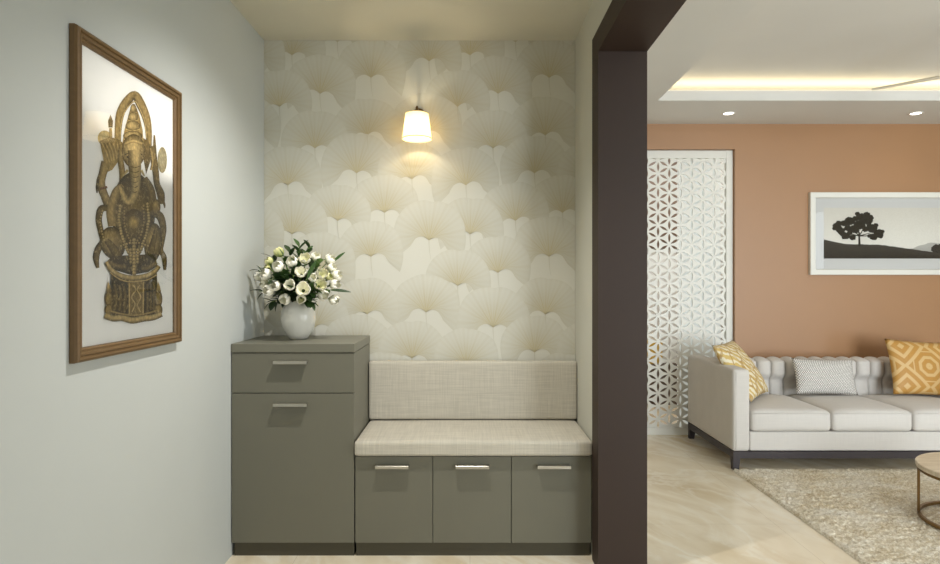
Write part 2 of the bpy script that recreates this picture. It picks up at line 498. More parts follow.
def soft_box(x0, x1, y0, y1, z0, z1, r, crown=(0,0,0), n=14, wob=.0, seed=0):
    """cushion: a densely gridded box pulled onto a rounded box with slight crown"""
    bm = bmesh.new()
    bmesh.ops.create_cube(bm, size=2.0)
    bmesh.ops.subdivide_edges(bm, edges=bm.edges, cuts=n, use_grid_fill=True)
    hx, hy, hz = (x1-x0)/2, (y1-y0)/2, (z1-z0)/2
    c = Vector(((x0+x1)/2, (y0+y1)/2, (z0+z1)/2))
    mb = MB()
    def warp(t):  # concentrate loops near the rims
        return math.copysign(1-(1-abs(t))**1.6, t) if abs(t) < 1 else t
    for v in bm.verts:
        p = Vector((warp(v.co.x)*hx, warp(v.co.y)*hy, warp(v.co.z)*hz))
        q = Vector((max(-hx+r, min(hx-r, p.x)), max(-hy+r, min(hy-r, p.y)), max(-hz+r, min(hz-r, p.z))))
        d = p-q
        if d.length > 1e-7: p = q+d.normalized()*min(r, max(abs(d.x), abs(d.y), abs(d.z)))
        ux, uy, uz = p.x/hx, p.y/hy, p.z/hz
        bx, by, bz = (1-ux*ux), (1-uy*uy), (1-uz*uz)
        p.x += crown[0]*math.copysign(1, ux)*abs(ux)**2*by*bz
        p.y += crown[1]*math.copysign(1, uy)*abs(uy)**2*bx*bz
        if uz > 0: p.z += crown[2]*uz*max(0, bx)**.5*max(0, by)**.5
        if wob: p += Vector((0,0,1))*wob*noise.noise(p*5+Vector((seed, 0, 0)))*max(0, uz)
        mb.v.append(p+c)
    bm.verts.index_update()
    mb.f = [tuple(v.index for v in f.verts) for f in bm.faces]
    bm.free()
    return mb

sc = soft_box(0, WB, 0, YB-.020-2.795, 0, .068, .014, (0, 0, .008), 18, .002)
o = sc.build('seat_cushion', M['linen'], smooth=True, loc=(xb0, 2.795, zb))
tag(o, 'long beige linen seat cushion lying on the storage bench', 'cushion')
bh = Z_(361.5, 3.21)-(zb+.077)
sc = soft_box(0, WB, 0, .056, 0, bh, .010, (0, .004, 0), 18)
o = sc.build('back_cushion', M['linen'], smooth=True, loc=(xb0, YB-.056-.016, zb+.077))
tag(o, 'beige linen back cushion standing against the wallpaper behind the bench seat', 'cushion')

# ------------------------------------------------------------------ wall sconce
LXc, LYc = X_(417, 3.15), 3.15
zb_, zt_ = Z_(139.5, LYc), Z_(113.5, LYc)
sc_ = thing('wall_sconce', 'small brass wall sconce with glowing white tapered fabric shade on the wallpaper', 'lamp', (LXc, YB-.012, zb_))
H = zt_-zb_
dy = LYc-(YB-.012)
MB().lathe([(.0, -.012), (.030, -.012), (.034, -.004), (.034, 0), (0, 0)], 32, cap=False, mtx=Matrix.Translation((0, 0, H+.025)) @ Matrix.Rotation(PI/2, 4, 'X') @ Matrix.Scale(-1, 4, (0,0,1))).build('backplate', M['brass'], sc_, smooth=True)
MB().tube([(0, -.005, H+.025), (0, dy*.4, H+.036), (0, dy*.8, H+.034), (0, dy, H+.018), (0, dy, H-.006)], .0055, 10).build('arm', M['brass'], sc_, smooth=True)
MB().lathe([(0, .052), (.004, .048), (.008, .04), (.006, .03), (.011, .022), (.012, .008), (.005, .004), (0, .004)], 20, (0, dy, H-.010), cap=False).build('finial', M['brass'], sc_, smooth=True)
t = NT('glowing_shade_fabric')
v = t.coord()
df = t.n('ShaderNodeBsdfDiffuse'); df.inputs['Color'].default_value = srgb(250, 240, 215)
tl = t.n('ShaderNodeBsdfTranslucent'); tl.inputs['Color'].default_value = srgb(255, 244, 214)
em = t.n('ShaderNodeEmission'); em.inputs['Color'].default_value = srgb(255, 236, 190); em.inputs['Strength'].default_value = .75
mx = t.n('ShaderNodeMixShader'); mx.inputs[0].default_value = .5
ad = t.n('ShaderNodeAddShader')
t.l(df.outputs[0], mx.inputs[1]); t.l(tl.outputs[0], mx.inputs[2]); t.l(mx.outputs[0], ad.inputs[0]); t.l(em.outputs[0], ad.inputs[1])
w = t.noise(t.coord((200, 200, 6)), 1, 2); t.l(t.mix(w, srgb(255, 238, 196), srgb(255, 226, 170)), em.inputs['Color'])
t.l(ad.outputs[0], t.out.inputs['Surface']); M['shade'] = t.m
prof = [(.0765, .0), (.059, H), (.0575, H), (.0750, .0), (.0765, .0)]
MB().lathe(prof, 48, (0, dy, 0), cap=False).build('lamp_shade', M['shade'], sc_, smooth=True)
M['shade_trim'] = m_emit('glowing_shade_trim', srgb(236, 214, 160), .8)
for r, z in ((.0770, .003), (.0597, H-.002)):
    MB().tube([(r*math.cos(a*2*PI/48), dy+r*math.sin(a*2*PI/48), z) for a in range(48)], .0022, 6, closed=True).build('shade_trim', M['shade_trim'], sc_, smooth=True)
M['bulb'] = m_emit('warm_bulb', srgb(255, 226, 170), 6)
MB().lathe([(0, -.030), (.006, -.028), (.011, -.020), (.012, -.012), (.009, 0), (.008, .012), (0, .012)], 20, (0, dy, H-.025), cap=False).build('bulb', M['bulb'], sc_, smooth=True)

# ------------------------------------------------------------------ framed print of the bronze statue (left wall)
PX = 1.081           # |X| of the frame's face
fy0, fy1 = 1.104*F/(470-69.2), 1.083*F/(470-182.3)
fz0, fz1 = 1.045, 1.983
fr = thing('framed_statue_print', 'tall brown-framed print of a seated elephant-headed bronze statue on the left wall', 'picture', (XL+.002, (fy0+fy1)/2, fz0))
hw_, hh_ = (fy1-fy0)/2, fz1-fz0
prof = [(0, 0), (0, .014), (.003, .021), (.009, .024), (.013, .023), (.015, .017), (.018, .017), (.020, .020), (.026, .019), (.028, .013), (.031, .013), (.034, .014), (.038, .010), (.040, .007), (.040, 0)]
def frame_mb(hw, hh, prof):
    mb = MB(); vs = []; fs = []; n = len(prof)
    for (sy, zc, dz) in ((-1, 0, 1), (1, 0, 1), (1, hh, -1), (-1, hh, -1)):
        for (d, h) in prof: vs.append((h, sy*(hw-d), zc+dz*d))
    for k in range(4):
        for i in range(n-1):
            a, b = k*n+i, ((k+1) % 4)*n+i
            fs.append((a, b, b+1, a+1))
    mb.add(vs, fs); return mb
frame_mb(hw_, hh_, prof).build('frame', M['gilt'], fr)
MB().box(.001, .004, -hw_+.036, hw_-.036, .036, hh_-.036).build('print_sheet', M['paper'], fr)
MB().add_quad([(.0095,-hw_+.039,.039),(.0095,hw_-.039,.039),(.0095,hw_-.039,hh_-.039),(.0095,-hw_+.039,hh_-.039)]).build('glass', M['glass'], fr, recalc=False)

PP = -XL-.002-.0045    # print plane distance from the camera axis
class Ink:
    def __init__(s): s.v = []; s.f = []; s.c = []; s.k = 0
    def P(s, px, py):
        Y = PP*F/(470-px)
        return (.0045+s.k*.00002, Y-(fy0+fy1)/2, Z_(py, Y)-fz0)
    def ell(s, cx, cy, rx, ry, c0, c1, rot=0, hx=-.25, hy=-.25, n=28):
        s.k += 1; o = len(s.v); R = 5
        s.v.append(s.P(cx+hx*rx, cy+hy*ry)); s.c.append(c0)
        for j in range(1, R+1):
            t_ = j/R
            for i in range(n):
                a = 2*PI*i/n
                x, y = rx*math.cos(a)*t_+hx*rx*(1-t_), ry*math.sin(a)*t_+hy*ry*(1-t_)
                x, y = x*math.cos(rot)-y*math.sin(rot), x*math.sin(rot)+y*math.cos(rot)
                s.v.append(s.P(cx+x, cy+y))
                s.c.append(tuple(c0[q]+(c1[q]-c0[q])*t_**1.4 for q in range(3)))
        for i in range(n): s.f.append((o, o+1+i, o+1+(i+1) % n))
        for j in range(R-1):
            for i in range(n):
                a, b = o+1+j*n+i, o+1+j*n+(i+1) % n
                s.f.append((a, b, b+n, a+n))
    def stroke(s, pts, w, c0, c1, sub=6):
        s.k += 1
        P = [Vector((p[0], p[1])) for p in pts]; out = []
        ws = w if hasattr(w, '__len__') else [w]*len(P); wo = []
        for i in range(len(P)-1):
            p0, p1, p2, p3 = P[max(i-1, 0)], P[i], P[i+1], P[min(i+2, len(P)-1)]
            for k in range(sub):
                t_ = k/sub
                out.append(.5*((2*p1)+(p2-p0)*t_+(2*p0-5*p1+4*p2-p3)*t_**2+(3*p1-p0-3*p2+p3)*t_**3))
                wo.append(ws[i]+(ws[i+1]-ws[i])*t_)
        out.append(P[-1]); wo.append(ws[-1])
        o = len(s.v); m = 5
        for i, p in enumerate(out):
            d = out[min(i+1, len(out)-1)]-out[max(i-1, 0)]
            nrm = Vector((-d.y, d.x)).normalized() if d.length > 0 else Vector((1, 0))
            for j in range(m):
                q = (j/(m-1)-.5)
                s.v.append(s.P(*(p+nrm*q*wo[i])))
                t_ = min(1, abs(q+.1)*2)**1.3
                s.c.append(tuple(c0[q2]+(c1[q2]-c0[q2])*t_ for q2 in range(3)))
        for i in range(len(out)-1):
            for j in range(m-1):
                a = o+i*m+j; s.f.append((a, a+1, a+m+1, a+m))
    def poly(s, pts, ctop, cbot):
        s.k += 1; o = len(s.v)
        ys = [p[1] for p in pts]; y0, y1 = min(ys), max(ys)
        for p in pts:
            s.v.append(s.P(*p)); t_ = (p[1]-y0)/(y1-y0+1e-6)
            s.c.append(tuple(ctop[q]+(cbot[q]-ctop[q])*t_ for q in range(3)))
        s.f.append(tuple(range(o, o+len(pts))))
    def build(s, name, mat, parent):
        me = bpy.data.meshes.new(name); me.from_pydata(s.v, [], s.f)
        a = me.attributes.new('ink', 'FLOAT_COLOR', 'POINT')
        a.data.foreach_set('color', [x for c in s.c for x in (c[0], c[1], c[2], 1.0)])
        me.materials.append(mat)
        o = bpy.data.objects.new(name, me); col.objects.link(o); o.parent = parent
        return o
g3, g2, g1, dk, dk2 = srgb(240, 210, 144), srgb(202, 172, 110), srgb(142, 118, 70), srgb(76, 60, 34), srgb(44, 36, 24)
pale, paley = srgb(196, 184, 150), srgb(226, 208, 158)
I = Ink()
# halo discs, weapons
I.ell(104.5, 138, 6.8, 7.5, paley, srgb(204, 180, 118), hx=0, hy=0)
I.ell(162.3, 160, 4.6, 13, pale, srgb(168, 156, 118), hx=0, hy=0)
I.stroke([(110.6, 128), (110.5, 138), (109, 150)], [2.5, 3.5, 5], g2, g1)
I.poly([(110.5, 114.5), (113, 121), (112.6, 127.5), (108.5, 127.5), (108.1, 121)], dk2, dk)
I.stroke([(154.3, 135), (154.6, 146), (155, 160)], [1.2, 3, 4], g1, dk)
# pointed halo arch
I.stroke([(117.5, 150), (118.2, 128), (120.5, 113), (126.5, 102), (134.5, 95), (140.5, 104), (146, 117), (148.6, 131), (149, 148)], [6, 7, 8.5, 9, 8, 9, 8, 6.5, 5], g2, dk)
I.stroke([(120, 140), (121.5, 122), (126, 110), (134.5, 101.5), (140, 110), (144.5, 122), (146.5, 138)], [1.2]*7, g3, g1)
I.poly([(132.5, 96), (134.9, 90.5), (137.3, 96)], g2, g1)
# crown
I.poly([(133.4, 104), (136.5, 108), (140, 118), (142.6, 130), (143.5, 143), (122.5, 143), (124.4, 130), (128, 117), (130.5, 108)], g1, g2)
for (cx, cy, rx) in ((133.3, 109, 3), (133, 117, 5), (132.8, 126, 7.4), (132.6, 136, 9.6)):
    I.ell(cx, cy, rx, 5.2, g3, dk)
    I.stroke([(cx-rx, cy+3.2), (cx, cy+5), (cx+rx, cy+3.2)], 1.4, g3, g1)
# ears, arms
I.poly([(99.5, 141), (108, 137.5), (116, 138), (123, 143), (123, 158), (117, 163), (112, 170), (105, 173), (103, 158)], g1, g2)
for k in range(5): I.stroke([(101+k*4, 142+k*.5), (106+k*3.2, 152), (109+k*2.4, 162-k)], 1.8, g3, g1)
I.stroke([(121, 145), (120.5, 160), (122, 172), (121, 184)], [5, 6, 6, 4], g2, dk)
I.poly([(143, 138), (148, 141), (151.5, 148), (150, 162), (146, 174), (143.5, 160)], g1, dk)
I.stroke([(106, 162), (102.5, 174), (100.6, 184), (104.5, 196), (110, 208), (115, 218)], [10, 8, 9, 8, 10, 9], g2, dk)
I.stroke([(97.8, 179), (97, 187), (96.8, 193)], [2.4, 3, 1], dk, dk2)
I.stroke([(100, 189), (107, 187)], 2.4, srgb(150, 96, 66), dk)
I.stroke([(152, 146), (153.5, 158), (155.5, 172), (156.8, 184), (160.5, 194), (161.5, 204)], [6, 7, 6.5, 6, 8, 6], g1, dk2)
I.stroke([(150, 148), (152.5, 160), (151, 170)], [2.5]*3, g2, dk)
I.stroke([(161.5, 198), (164, 204), (164.6, 208)], [3, 2.4, .8], g1, dk)
# torso
I.ell(133, 212, 22, 40, g1, dk2, hy=-.1, hx=0)
I.stroke([(113.5, 226), (112, 210), (117, 192), (123, 186)], [11, 12, 10, 6], g2, dk)
I.stroke([(144, 178), (150, 190), (152, 206), (154, 214)], [6, 9, 10, 9], g1, dk)
I.ell(133.5, 226, 12, 17, g1, dk, hx=0)
I.ell(133.4, 222.5, 5.4, 6.4, srgb(222, 188, 110), g1, hx=0, hy=0)
# snake-like arms at the sides
I.stroke([(107, 208), (101, 209), (98.5, 219), (100.5, 231), (103, 241), (98, 249), (95.8, 258), (97.5, 268)], [6, 7, 6.5, 6, 7, 7, 6.5, 3], g1, dk2)
I.stroke([(152, 213), (159.5, 216), (163, 228), (161.5, 241), (160.5, 250), (164, 258), (164.6, 270)], [8, 8, 6.5, 6, 5, 5.5, 2.6], g1, dk2)
I.ell(155.8, 207, 4.5, 8, g2, dk)
# legs
I.ell(112.5, 243, 12.5, 16.5, g2, dk2, rot=-.25)
I.stroke([(106, 240), (114, 250), (121, 262)], [5, 9, 6], g1, dk)
I.ell(152.8, 243, 8.8, 20, g2, dk2, rot=.08)
I.stroke([(156, 230), (151, 250), (147.5, 264)], [4, 7, 5], g1, dk)
I.poly([(112, 256), (155, 254), (157, 266), (148, 272), (131, 275), (114, 270), (106, 262)], dk, dk2)
I.stroke([(107, 262), (116, 266), (126, 267)], 5, g1, dk)
I.stroke([(156, 262), (149, 267), (141, 268)], 4.5, g1, dk)
# head, trunk
I.ell(133.2, 151, 11.8, 17, g3, dk, hx=-.1, hy=-.1)
I.ell(128, 157, 1.6, 1.1, dk2, dk2); I.ell(139, 157, 1.4, 1.1, dk2, dk2)
I.stroke([(124.5, 154.5), (128, 153.6), (131, 155.5)], 1.2, dk, dk2)
I.stroke([(136.5, 155.5), (139.5, 153.6), (142, 155)], 1.2, dk, dk2)
I.stroke([(125, 144), (133, 141), (142, 144)], 3.0, g3, g1)
I.stroke([(134, 150), (134.4, 165), (135, 180), (134.2, 192), (130.5, 200), (126.2, 200), (122.5, 193), (119.5, 186)], [13, 13, 11, 9, 9, 7.5, 6, 4.5], g3, dk)
for k in range(6): I.stroke([(129.6+k*.35, 166+k*5), (134.6, 167.6+k*5), (139.4-k*.5, 166+k*5)], .8, g1, dk)
I.stroke([(127.6, 170), (122.5, 176)], [3, 1.4], paley, g2)
I.stroke([(141, 170), (144, 176)], [2.6, 1.2], paley, g2)
# garlands
def beads(pts, n, r, c0=g3, c1=dk):
    P = [Vector(p) for p in pts]; L = [(P[i+1]-P[i]).length for i in range(len(P)-1)]; T = sum(L)
    for k in range(n):
        d = T*k/(n-1)
        for i in range(len(L)):
            if d <= L[i]+1e-6: break
            d -= L[i]
        q = P[i].lerp(P[i+1], d/L[i]); I.ell(q.x, q.y, r, r*1.1, c0, c1, n=10)
beads([(120, 206), (118.5, 220), (121, 234), (126, 248), (131, 258), (133.5, 262)], 22, 1.9)
beads([(147, 204), (148.5, 220), (146, 234), (141, 248), (136, 258), (133.5, 262)], 22, 1.8)
beads([(124, 208), (123.5, 222), (127, 236), (133, 246)], 14, 1.4, g2)
beads([(143, 206), (143.5, 222), (140, 236), (133, 246)], 14, 1.4, g2)
beads([(133.3, 240), (133.3, 273)], 11, 2.4)
beads([(129.5, 250), (130, 262)], 5, 1.8); beads([(137, 250), (136.6, 262)], 5, 1.8)
beads([(101.5, 211), (98.8, 221), (101, 233), (103, 240)], 11, 1.1, g3, g1)
beads([(120, 246), (128, 243), (139, 243), (147, 246)], 10, 1.3)
# pedestal
I.poly([(110, 272), (131, 280), (156, 273), (156.5, 313), (146, 318), (131, 320), (116, 318), (109, 314)], dk2, dk)
for k in range(3):
    I.stroke([(113+k*4.6, 284+k), (115+k*4.4, 296), (113.5+k*4.6, 310+k)], [3, 4, 3], g1, dk2)
    I.stroke([(146+k*3.4, 284-k), (146.5+k*3.2, 296), (146+k*3.3, 311-k)], [2.4, 3, 2.4], g1, dk2)
I.stroke([(112, 296), (118, 300), (126, 300)], 2.5, g1, dk); I.stroke([(144, 291.5), (150, 291), (156, 290)], 1.6, dk2, dk2)
I.poly([(127, 279), (143.4, 279), (142.8, 315), (127.2, 315)], g1, g1)
I.stroke([(128, 280), (128.2, 314)], 1.6, g3, g1); I.stroke([(142.3, 280), (141.8, 314)], 1.6, g3, g1)
I.stroke([(128, 281), (142.3, 281)], 2, g3, g1)
I.stroke([(131, 312), (134, 304), (130.5, 297), (135, 290), (132, 285)], 2.0, g3, dk)
I.stroke([(139.5, 312), (136.6, 305), (139.8, 297), (136.5, 290), (139, 285)], 1.8, g3, dk)
I.stroke([(105, 262), (110, 270), (120, 276), (131, 278), (144, 276.4), (153, 272), (158, 266)], [4, 5, 5.4, 5.6, 5.4, 5, 4], g3, dk)
I.stroke([(109, 273), (120, 280), (132, 282), (146, 280), (155.5, 275)], 1.6, g3, dk)
for cx in (107.6, 157.4):
    I.ell(cx, 299, 3.9, 8.5, g2, dk)
    I.poly([(cx-2.4, 292), (cx-.6, 281), (cx+1.4, 286), (cx+2.6, 292)], g3, g1)
    I.ell(cx, 310, 4, 6, g2, dk)
    I.ell(cx-.4, 298, 1.7, 4, srgb(200, 176, 96), g1)
I.stroke([(103.6, 315.5), (112, 318.5), (121, 318), (131, 320.5), (142, 318.6), (152, 317.4), (160.6, 314)], [6, 6, 6.4, 6.4, 6.4, 6, 5.4], g3, dk)
I.stroke([(108, 311), (120, 314), (132, 315.4), (146, 313.6), (156, 310.5)], 2.4, g2, dk)
I.build('statue_image', M['ink'], fr)

# ------------------------------------------------------------------ vase and bouquet
VX, VY = X_(298.5, 3.07), 3.07
vz = zt
prof = [(0, 0), (.040, 0), (.046, .003), (.060, .025), (.078, .060), (.0865, .098), (.084, .135), (.070, .172), (.054, .195), (.048, .206), (.050, .215), (.047, .216), (.045, .206), (.050, .195), (.064, .172), (.078, .135), (.080, .098), (.07, .05), (.03, .012), (0, .010)]
o = MB().lathe(prof, 56, cap=False).build('vase', M['ceramic'], smooth=True, loc=(VX, VY, vz))
tag(o, 'white glazed egg-shaped ceramic vase standing on the tall cabinet', 'vase')

def m_petal(name, c, base):
    t = NT(name); v = t.coord()
    sp = t.n('ShaderNodeSeparateXYZ'); t.l(v, sp.inputs[0])
    f = t.math('MULTIPLY', sp.outputs['Z'], 26.0, True)
    n = t.noise(t.coord((60, 60, 8)), 1.0, 2)
    cc = t.mix(f, base, c); cc = t.mix(t.math('MULTIPLY', n, .25), cc, shade(c, .8))
    m = t.pbr(cc, .7, spec=.12)
    return m
M['petal_white'] = m_petal('white_petal', srgb(255, 252, 240), srgb(240, 238, 208))
M['petal_cream'] = m_petal('cream_petal', srgb(244, 240, 224), srgb(210, 210, 150))
M['petal_yellow'] = m_petal('pale_yellow_petal', srgb(230, 227, 172), srgb(180, 192, 108))
t = NT('stem_green'); M['stem'] = t.pbr(t.mix(t.noise(t.coord(), 30, 2), srgb(96, 124, 62), srgb(128, 150, 84)), .5)
t = NT('leaf_green'); M['leaf'] = t.pbr(t.mix(t.noise(t.coord(), 24, 3), srgb(42, 68, 32), srgb(78, 110, 54)), .45)
t = NT('dark_leaf_green'); M['leaf_dark'] = t.pbr(t.mix(t.noise(t.coord(), 24, 3), srgb(24, 42, 22), srgb(54, 78, 40)), .45)
t = NT('bright_leaf_green'); M['leaf_bright'] = t.pbr(t.mix(t.noise(t.coord(), 24, 3), srgb(86, 120, 62), srgb(132, 162, 96)), .45)

def bloom_mb(openness, seed):
    rnd = random.Random(seed); mb = MB()
    L = .046
    for layer in range(2):
        for k in range(3):
            a0 = 2*PI*k/3+layer*PI/3+rnd.uniform(-.12, .12)
            op = openness*(1.0 if layer else .8)+rnd.uniform(-.03, .05)
            wmax = .0235 if layer else .021
            def pet(u, v, a0=a0, op=op, wmax=wmax, layer=layer):
                s = v
                w = wmax*math.sin(PI*min(1, .08+s*.86))**.65
                r = (.004+.0185*math.sin(PI*min(1, s*(.80-.2*op)+.03))**.85)*(1+.12*layer)+op*.024*s*s
                z = L*s*(1-.22*op)
                q = (u-.5)*2
                ang = a0+q*w/max(r, .006)*.92
                rr = r*(1-.06*q*q)+.0007*layer
                zz = z-.006*q*q*s-.0015*math.cos(q*3)*0
                return (math.cos(ang)*rr, math.sin(ang)*rr, zz)
            mb.grid(pet, 6, 7)
    if openness > .5:
        mb.lathe([(0, .004), (.005, .006), (.004, .022), (0, .026)], 8, cap=False)
    return mb
protos = {}
for kind, op in (('closed', .02), ('half', .35), ('open', .95)):
    for mk in ('petal_white', 'petal_cream', 'petal_yellow'):
        protos[(kind, mk)] = None
fl = [ # px, py, kind, petals, size, label
 (279, 252, 'closed', 'petal_yellow', 1.1, 'pale yellow tulip bud at the upper left of the bouquet'),
 (269, 261, 'closed', 'petal_yellow', .85, 'small yellowish tulip bud, upper of the two on the far upper left of the bouquet'),
 (267.7, 267.5, 'closed', 'petal_yellow', .75, 'small yellowish tulip bud, lower of the two on the far upper left of the bouquet'),
 (277.7, 266.5, 'half', 'petal_white', 1.15, 'white tulip just below the pale yellow bud at the upper left of the bouquet'),
 (292, 261.5, 'half', 'petal_white', 1.15, 'rounded white tulip at the top of the bouquet, left of centre'),
 (305, 258.5, 'open', 'petal_cream', 1.15, 'cream open tulip at the top centre of the bouquet'),
 (315.5, 257, 'half', 'petal_white', 1.05, 'white tulip at the top of the bouquet, right of the cream open tulip'),
 (330, 259.5, 'half', 'petal_white', 1.15, 'white tulip at the upper right of the bouquet beside the long upright leaf'),
 (259, 276, 'half', 'petal_white', 1.05, 'white tulip farthest left in the bouquet'),
 (266, 274, 'half', 'petal_white', 1.2, 'white tulip second from the left edge of the bouquet at mid height'),
 (264, 283.5, 'half', 'petal_cream', 1.0, 'cream tulip on the left side of the bouquet under the two leftmost white tulips'),
 (268.4, 290, 'half', 'petal_white', 1.15, 'white tulip at the lower left of the bouquet, left of its close neighbour'),
 (275.5, 285.6, 'half', 'petal_white', 1.1, 'white tulip at the lower left of the bouquet, right of its close neighbour'),
 (289.7, 285, 'open', 'petal_white', 1.05, 'open white tulip facing front above the left shoulder of the vase'),
 (301, 272, 'open', 'petal_white', 1.1, 'white tulip in the very middle of the bouquet'),
 (303, 289, 'open', 'petal_white', 1.35, 'largest open white tulip above the mouth of the vase'),
 (284.8, 299, 'half', 'petal_white', 1.15, 'white tulip hanging lowest on the left over the vase rim'),
 (322, 273.6, 'open', 'petal_cream', 1.1, 'open cream tulip on the right, inward of the yellowish centre bud'),
 (331.6, 267.5, 'half', 'petal_white', 1.0, 'white tulip on the right below the upper right white tulip'),
 (337, 275.5, 'half', 'petal_white', 1.1, 'white tulip at the right edge of the bouquet, upper of two'),
 (335, 284.5, 'half', 'petal_white', 1.2, 'white tulip at the right edge of the bouquet just above the long low leaf'),
 (320.5, 284.5, 'open', 'petal_cream', 1.2, 'open cream tulip right of the largest white tulip'),
 (323, 295, 'half', 'petal_white', 1.15, 'white tulip at the lower right over the shoulder of the vase'),
 (334, 300, 'half', 'petal_white', 1.1, 'white tulip hanging lowest on the right of the bouquet'),
 (312.5, 277.5, 'half', 'petal_white', .9, 'slim white tulip right of the middle tulip'),
 (301, 299, 'half', 'petal_cream', .95, 'small cream tulip under the largest open tulip at the vase mouth'),
 (329, 276.5, 'closed', 'petal_yellow', .75, 'small yellowish bud among the white tulips on the right'),
]
BC = Vector((X_(301, 3.03), 3.04, Z_(281, 3.03))); BR = .185
def on_dome(px, py, r=BR, bias=0.0):
    Y = 2.93
    for _ in range(4):
        x, z = X_(px, Y), Z_(py, Y)
        q = r*r-(x-BC.x)**2-((z-BC.z)*1.15)**2
        Y = BC.y-(math.sqrt(q) if q > 0 else 0)+bias
    return Vector((X_(px, Y), Y, Z_(py, Y)))
mouth = Vector((VX, VY, vz+.19))
nf = 0
def stem_pts(base, n=8, k=0):
    foot = mouth+Vector((.022*math.cos(k*2.4), .022*math.sin(k*2.4), -.05-.01*(k % 4)))
    mid = mouth+Vector((.026*math.cos(k*2.4)*.6, .026*math.sin(k*2.4)*.6, .045))
    d = base-mouth; mid += Vector((d.x, d.y, 0))*.12
    pts = []
    for i in range(n+1):
        u = i/n
        pts.append(foot*(1-u)**2+mid*2*u*(1-u)+base*u*u)
    return pts
for (px, py, kind, mk, sz, lab) in fl:
    p = on_dome(px, py, BR+(.015 if nf % 2 else 0))
    out = (p-BC); out.z += .04
    face = out.normalized()
    if kind == 'open': face = (face+Vector((0, -.35, .35))).normalized()
    rt = thing('tulip', lab, 'flower', (0, 0, 0), group='tulips in the vase')
    base = p-face*.024*sz
    rt.location = base
    key = (kind, mk)
    if protos[key] is None:
        b = bloom_mb({'closed': .0, 'half': .05, 'open': .30}[kind], hash(kind) % 7+3).build('bloom', M[mk], rt, smooth=True, recalc=False)
        protos[key] = b
    else:
        b = protos[key].copy(); col.objects.link(b); b.parent = rt
    b.rotation_mode = 'QUATERNION'
    b.rotation_quaternion = face.to_track_quat('Z', 'Y') @ Matrix.Rotation(nf*1.3, 4, 'Z').to_quaternion()
    b.scale = (sz*(.92 if kind == 'open' else .95),)*3
    MB().tube([q-base for q in stem_pts(base, 8, nf)], .0028, 6).build('stem', M['stem'], rt, smooth=True)
    nf += 1

def leaf_mb(mb, p, d, L, w, up=Vector((0, 0, 1)), curl=.3):
    d = d.normalized(); s = d.cross(up)
    if s.length < .05: s = d.orthogonal()
    s.normalize(); n = s.cross(d)
    def fn(u, v):
        q = (u-.5)*2; ww = w*math.sin(PI*min(1, v*.94+.03))**.8
        return p+d*L*v+s*q*ww*.5+n*(.12*abs(q)*ww-curl*L*v*v)
    mb.grid(fn, 4, 7)
def sprig(px, py, mk, n, L, w, lab, dirn=None, kind='sprig', depth=None, rr=.16):
    global nf
    tip = on_dome(px, py, rr) if depth is None else Vector((X_(px, depth), depth, Z_(py, depth)))
    rt = thing('foliage_sprig' if kind == 'sprig' else 'tulip_leaf', lab, 'leaf', tuple(mouth), group='greenery in the vase')
    pts = [q-mouth for q in stem_pts(tip, 10, nf)]; nf += 1
    MB().tube(pts, .0022, 6).build('stem', M['stem'], rt, smooth=True)
    rnd = random.Random(int(px*10+py)); mb = MB()
    if kind == 'sprig':
        for k in range(n):
            u = .45+.55*k/(n-1)
            i = min(len(pts)-2, int(u*(len(pts)-1))); fr_ = u*(len(pts)-1)-i
            q = pts[i].lerp(pts[i+1], fr_); d = (pts[i+1]-pts[i]).normalized()
            side = d.orthogonal(); side.rotate(Matrix.Rotation(k*2.4, 3, d))
            dd = (d*(.5+.5*u)+side*.9*(1.2-u*.6)).normalized()
            LL = L*1.2*rnd.uniform(.75, 1.15)
            e = mouth+q+dd*LL
            if e.x < XL+.01 or e.y > YB-.015: dd = (dd+Vector((.8 if e.x < XL+.01 else 0, -.8, .1))).normalized()
            e = mouth+q+dd*LL
            if e.x < XL+.006 or e.y > YB-.012: dd = Vector((.5, -.8, .3*math.sin(k))).normalized(); LL *= .8
            leaf_mb(mb, q, dd, LL, w*1.6*rnd.uniform(.8, 1.2), curl=rnd.uniform(.05, .3))
    else:
        q = pts[-1]; leaf_mb(mb, q, dirn, L, w, up=Vector((.2, -.6, .5)), curl=.12)
    mb.build('leaves' if kind == 'sprig' else 'blade', M[mk], rt, smooth=True, recalc=False)
sp = 'sprig'
sprig(299, 247, 'leaf', 20, .05, .020, 'green leafy sprig sticking up highest above the bouquet, left of two', depth=3.05)
sprig(309, 248, 'leaf', 18, .045, .018, 'green leafy sprig sticking up above the bouquet, right of two', depth=3.07)
sprig(289, 252, 'leaf_dark', 12, .045, .018, 'dark green sprig at the top left between the yellow bud and the rounded white tulip', depth=3.03)
sprig(258, 270, 'leaf_dark', 11, .038, .018, 'dark green sprig at the far left edge of the bouquet', depth=3.02)
sprig(259, 291, 'leaf_dark', 13, .040, .018, 'dark sprig drooping at the lower left edge of the bouquet', depth=3.0)
sprig(271, 302, 'leaf_dark', 16, .048, .020, 'dark sprig hanging left of the vase under the tulips', depth=2.98)
sprig(281, 293, 'leaf_dark', 14, .045, .020, 'dark sprig between the lower left tulips and the vase', rr=.13)
sprig(282, 276, 'leaf', 16, .052, .024, 'mid green sprig filling the left centre of the bouquet', rr=.165)
sprig(293, 275, 'leaf_dark', 14, .050, .022, 'dark sprig behind the middle white tulip', rr=.15)
sprig(320, 263, 'leaf_bright', 18, .040, .019, 'bright green leafy sprig at the upper right of the bouquet', rr=.19)
sprig(327, 279, 'leaf', 12, .04, .018, 'green sprig among the right hand tulips', rr=.15)
sprig(313, 303, 'leaf', 20, .040, .020, 'green leafy clump hanging over the front of the vase', rr=.17)
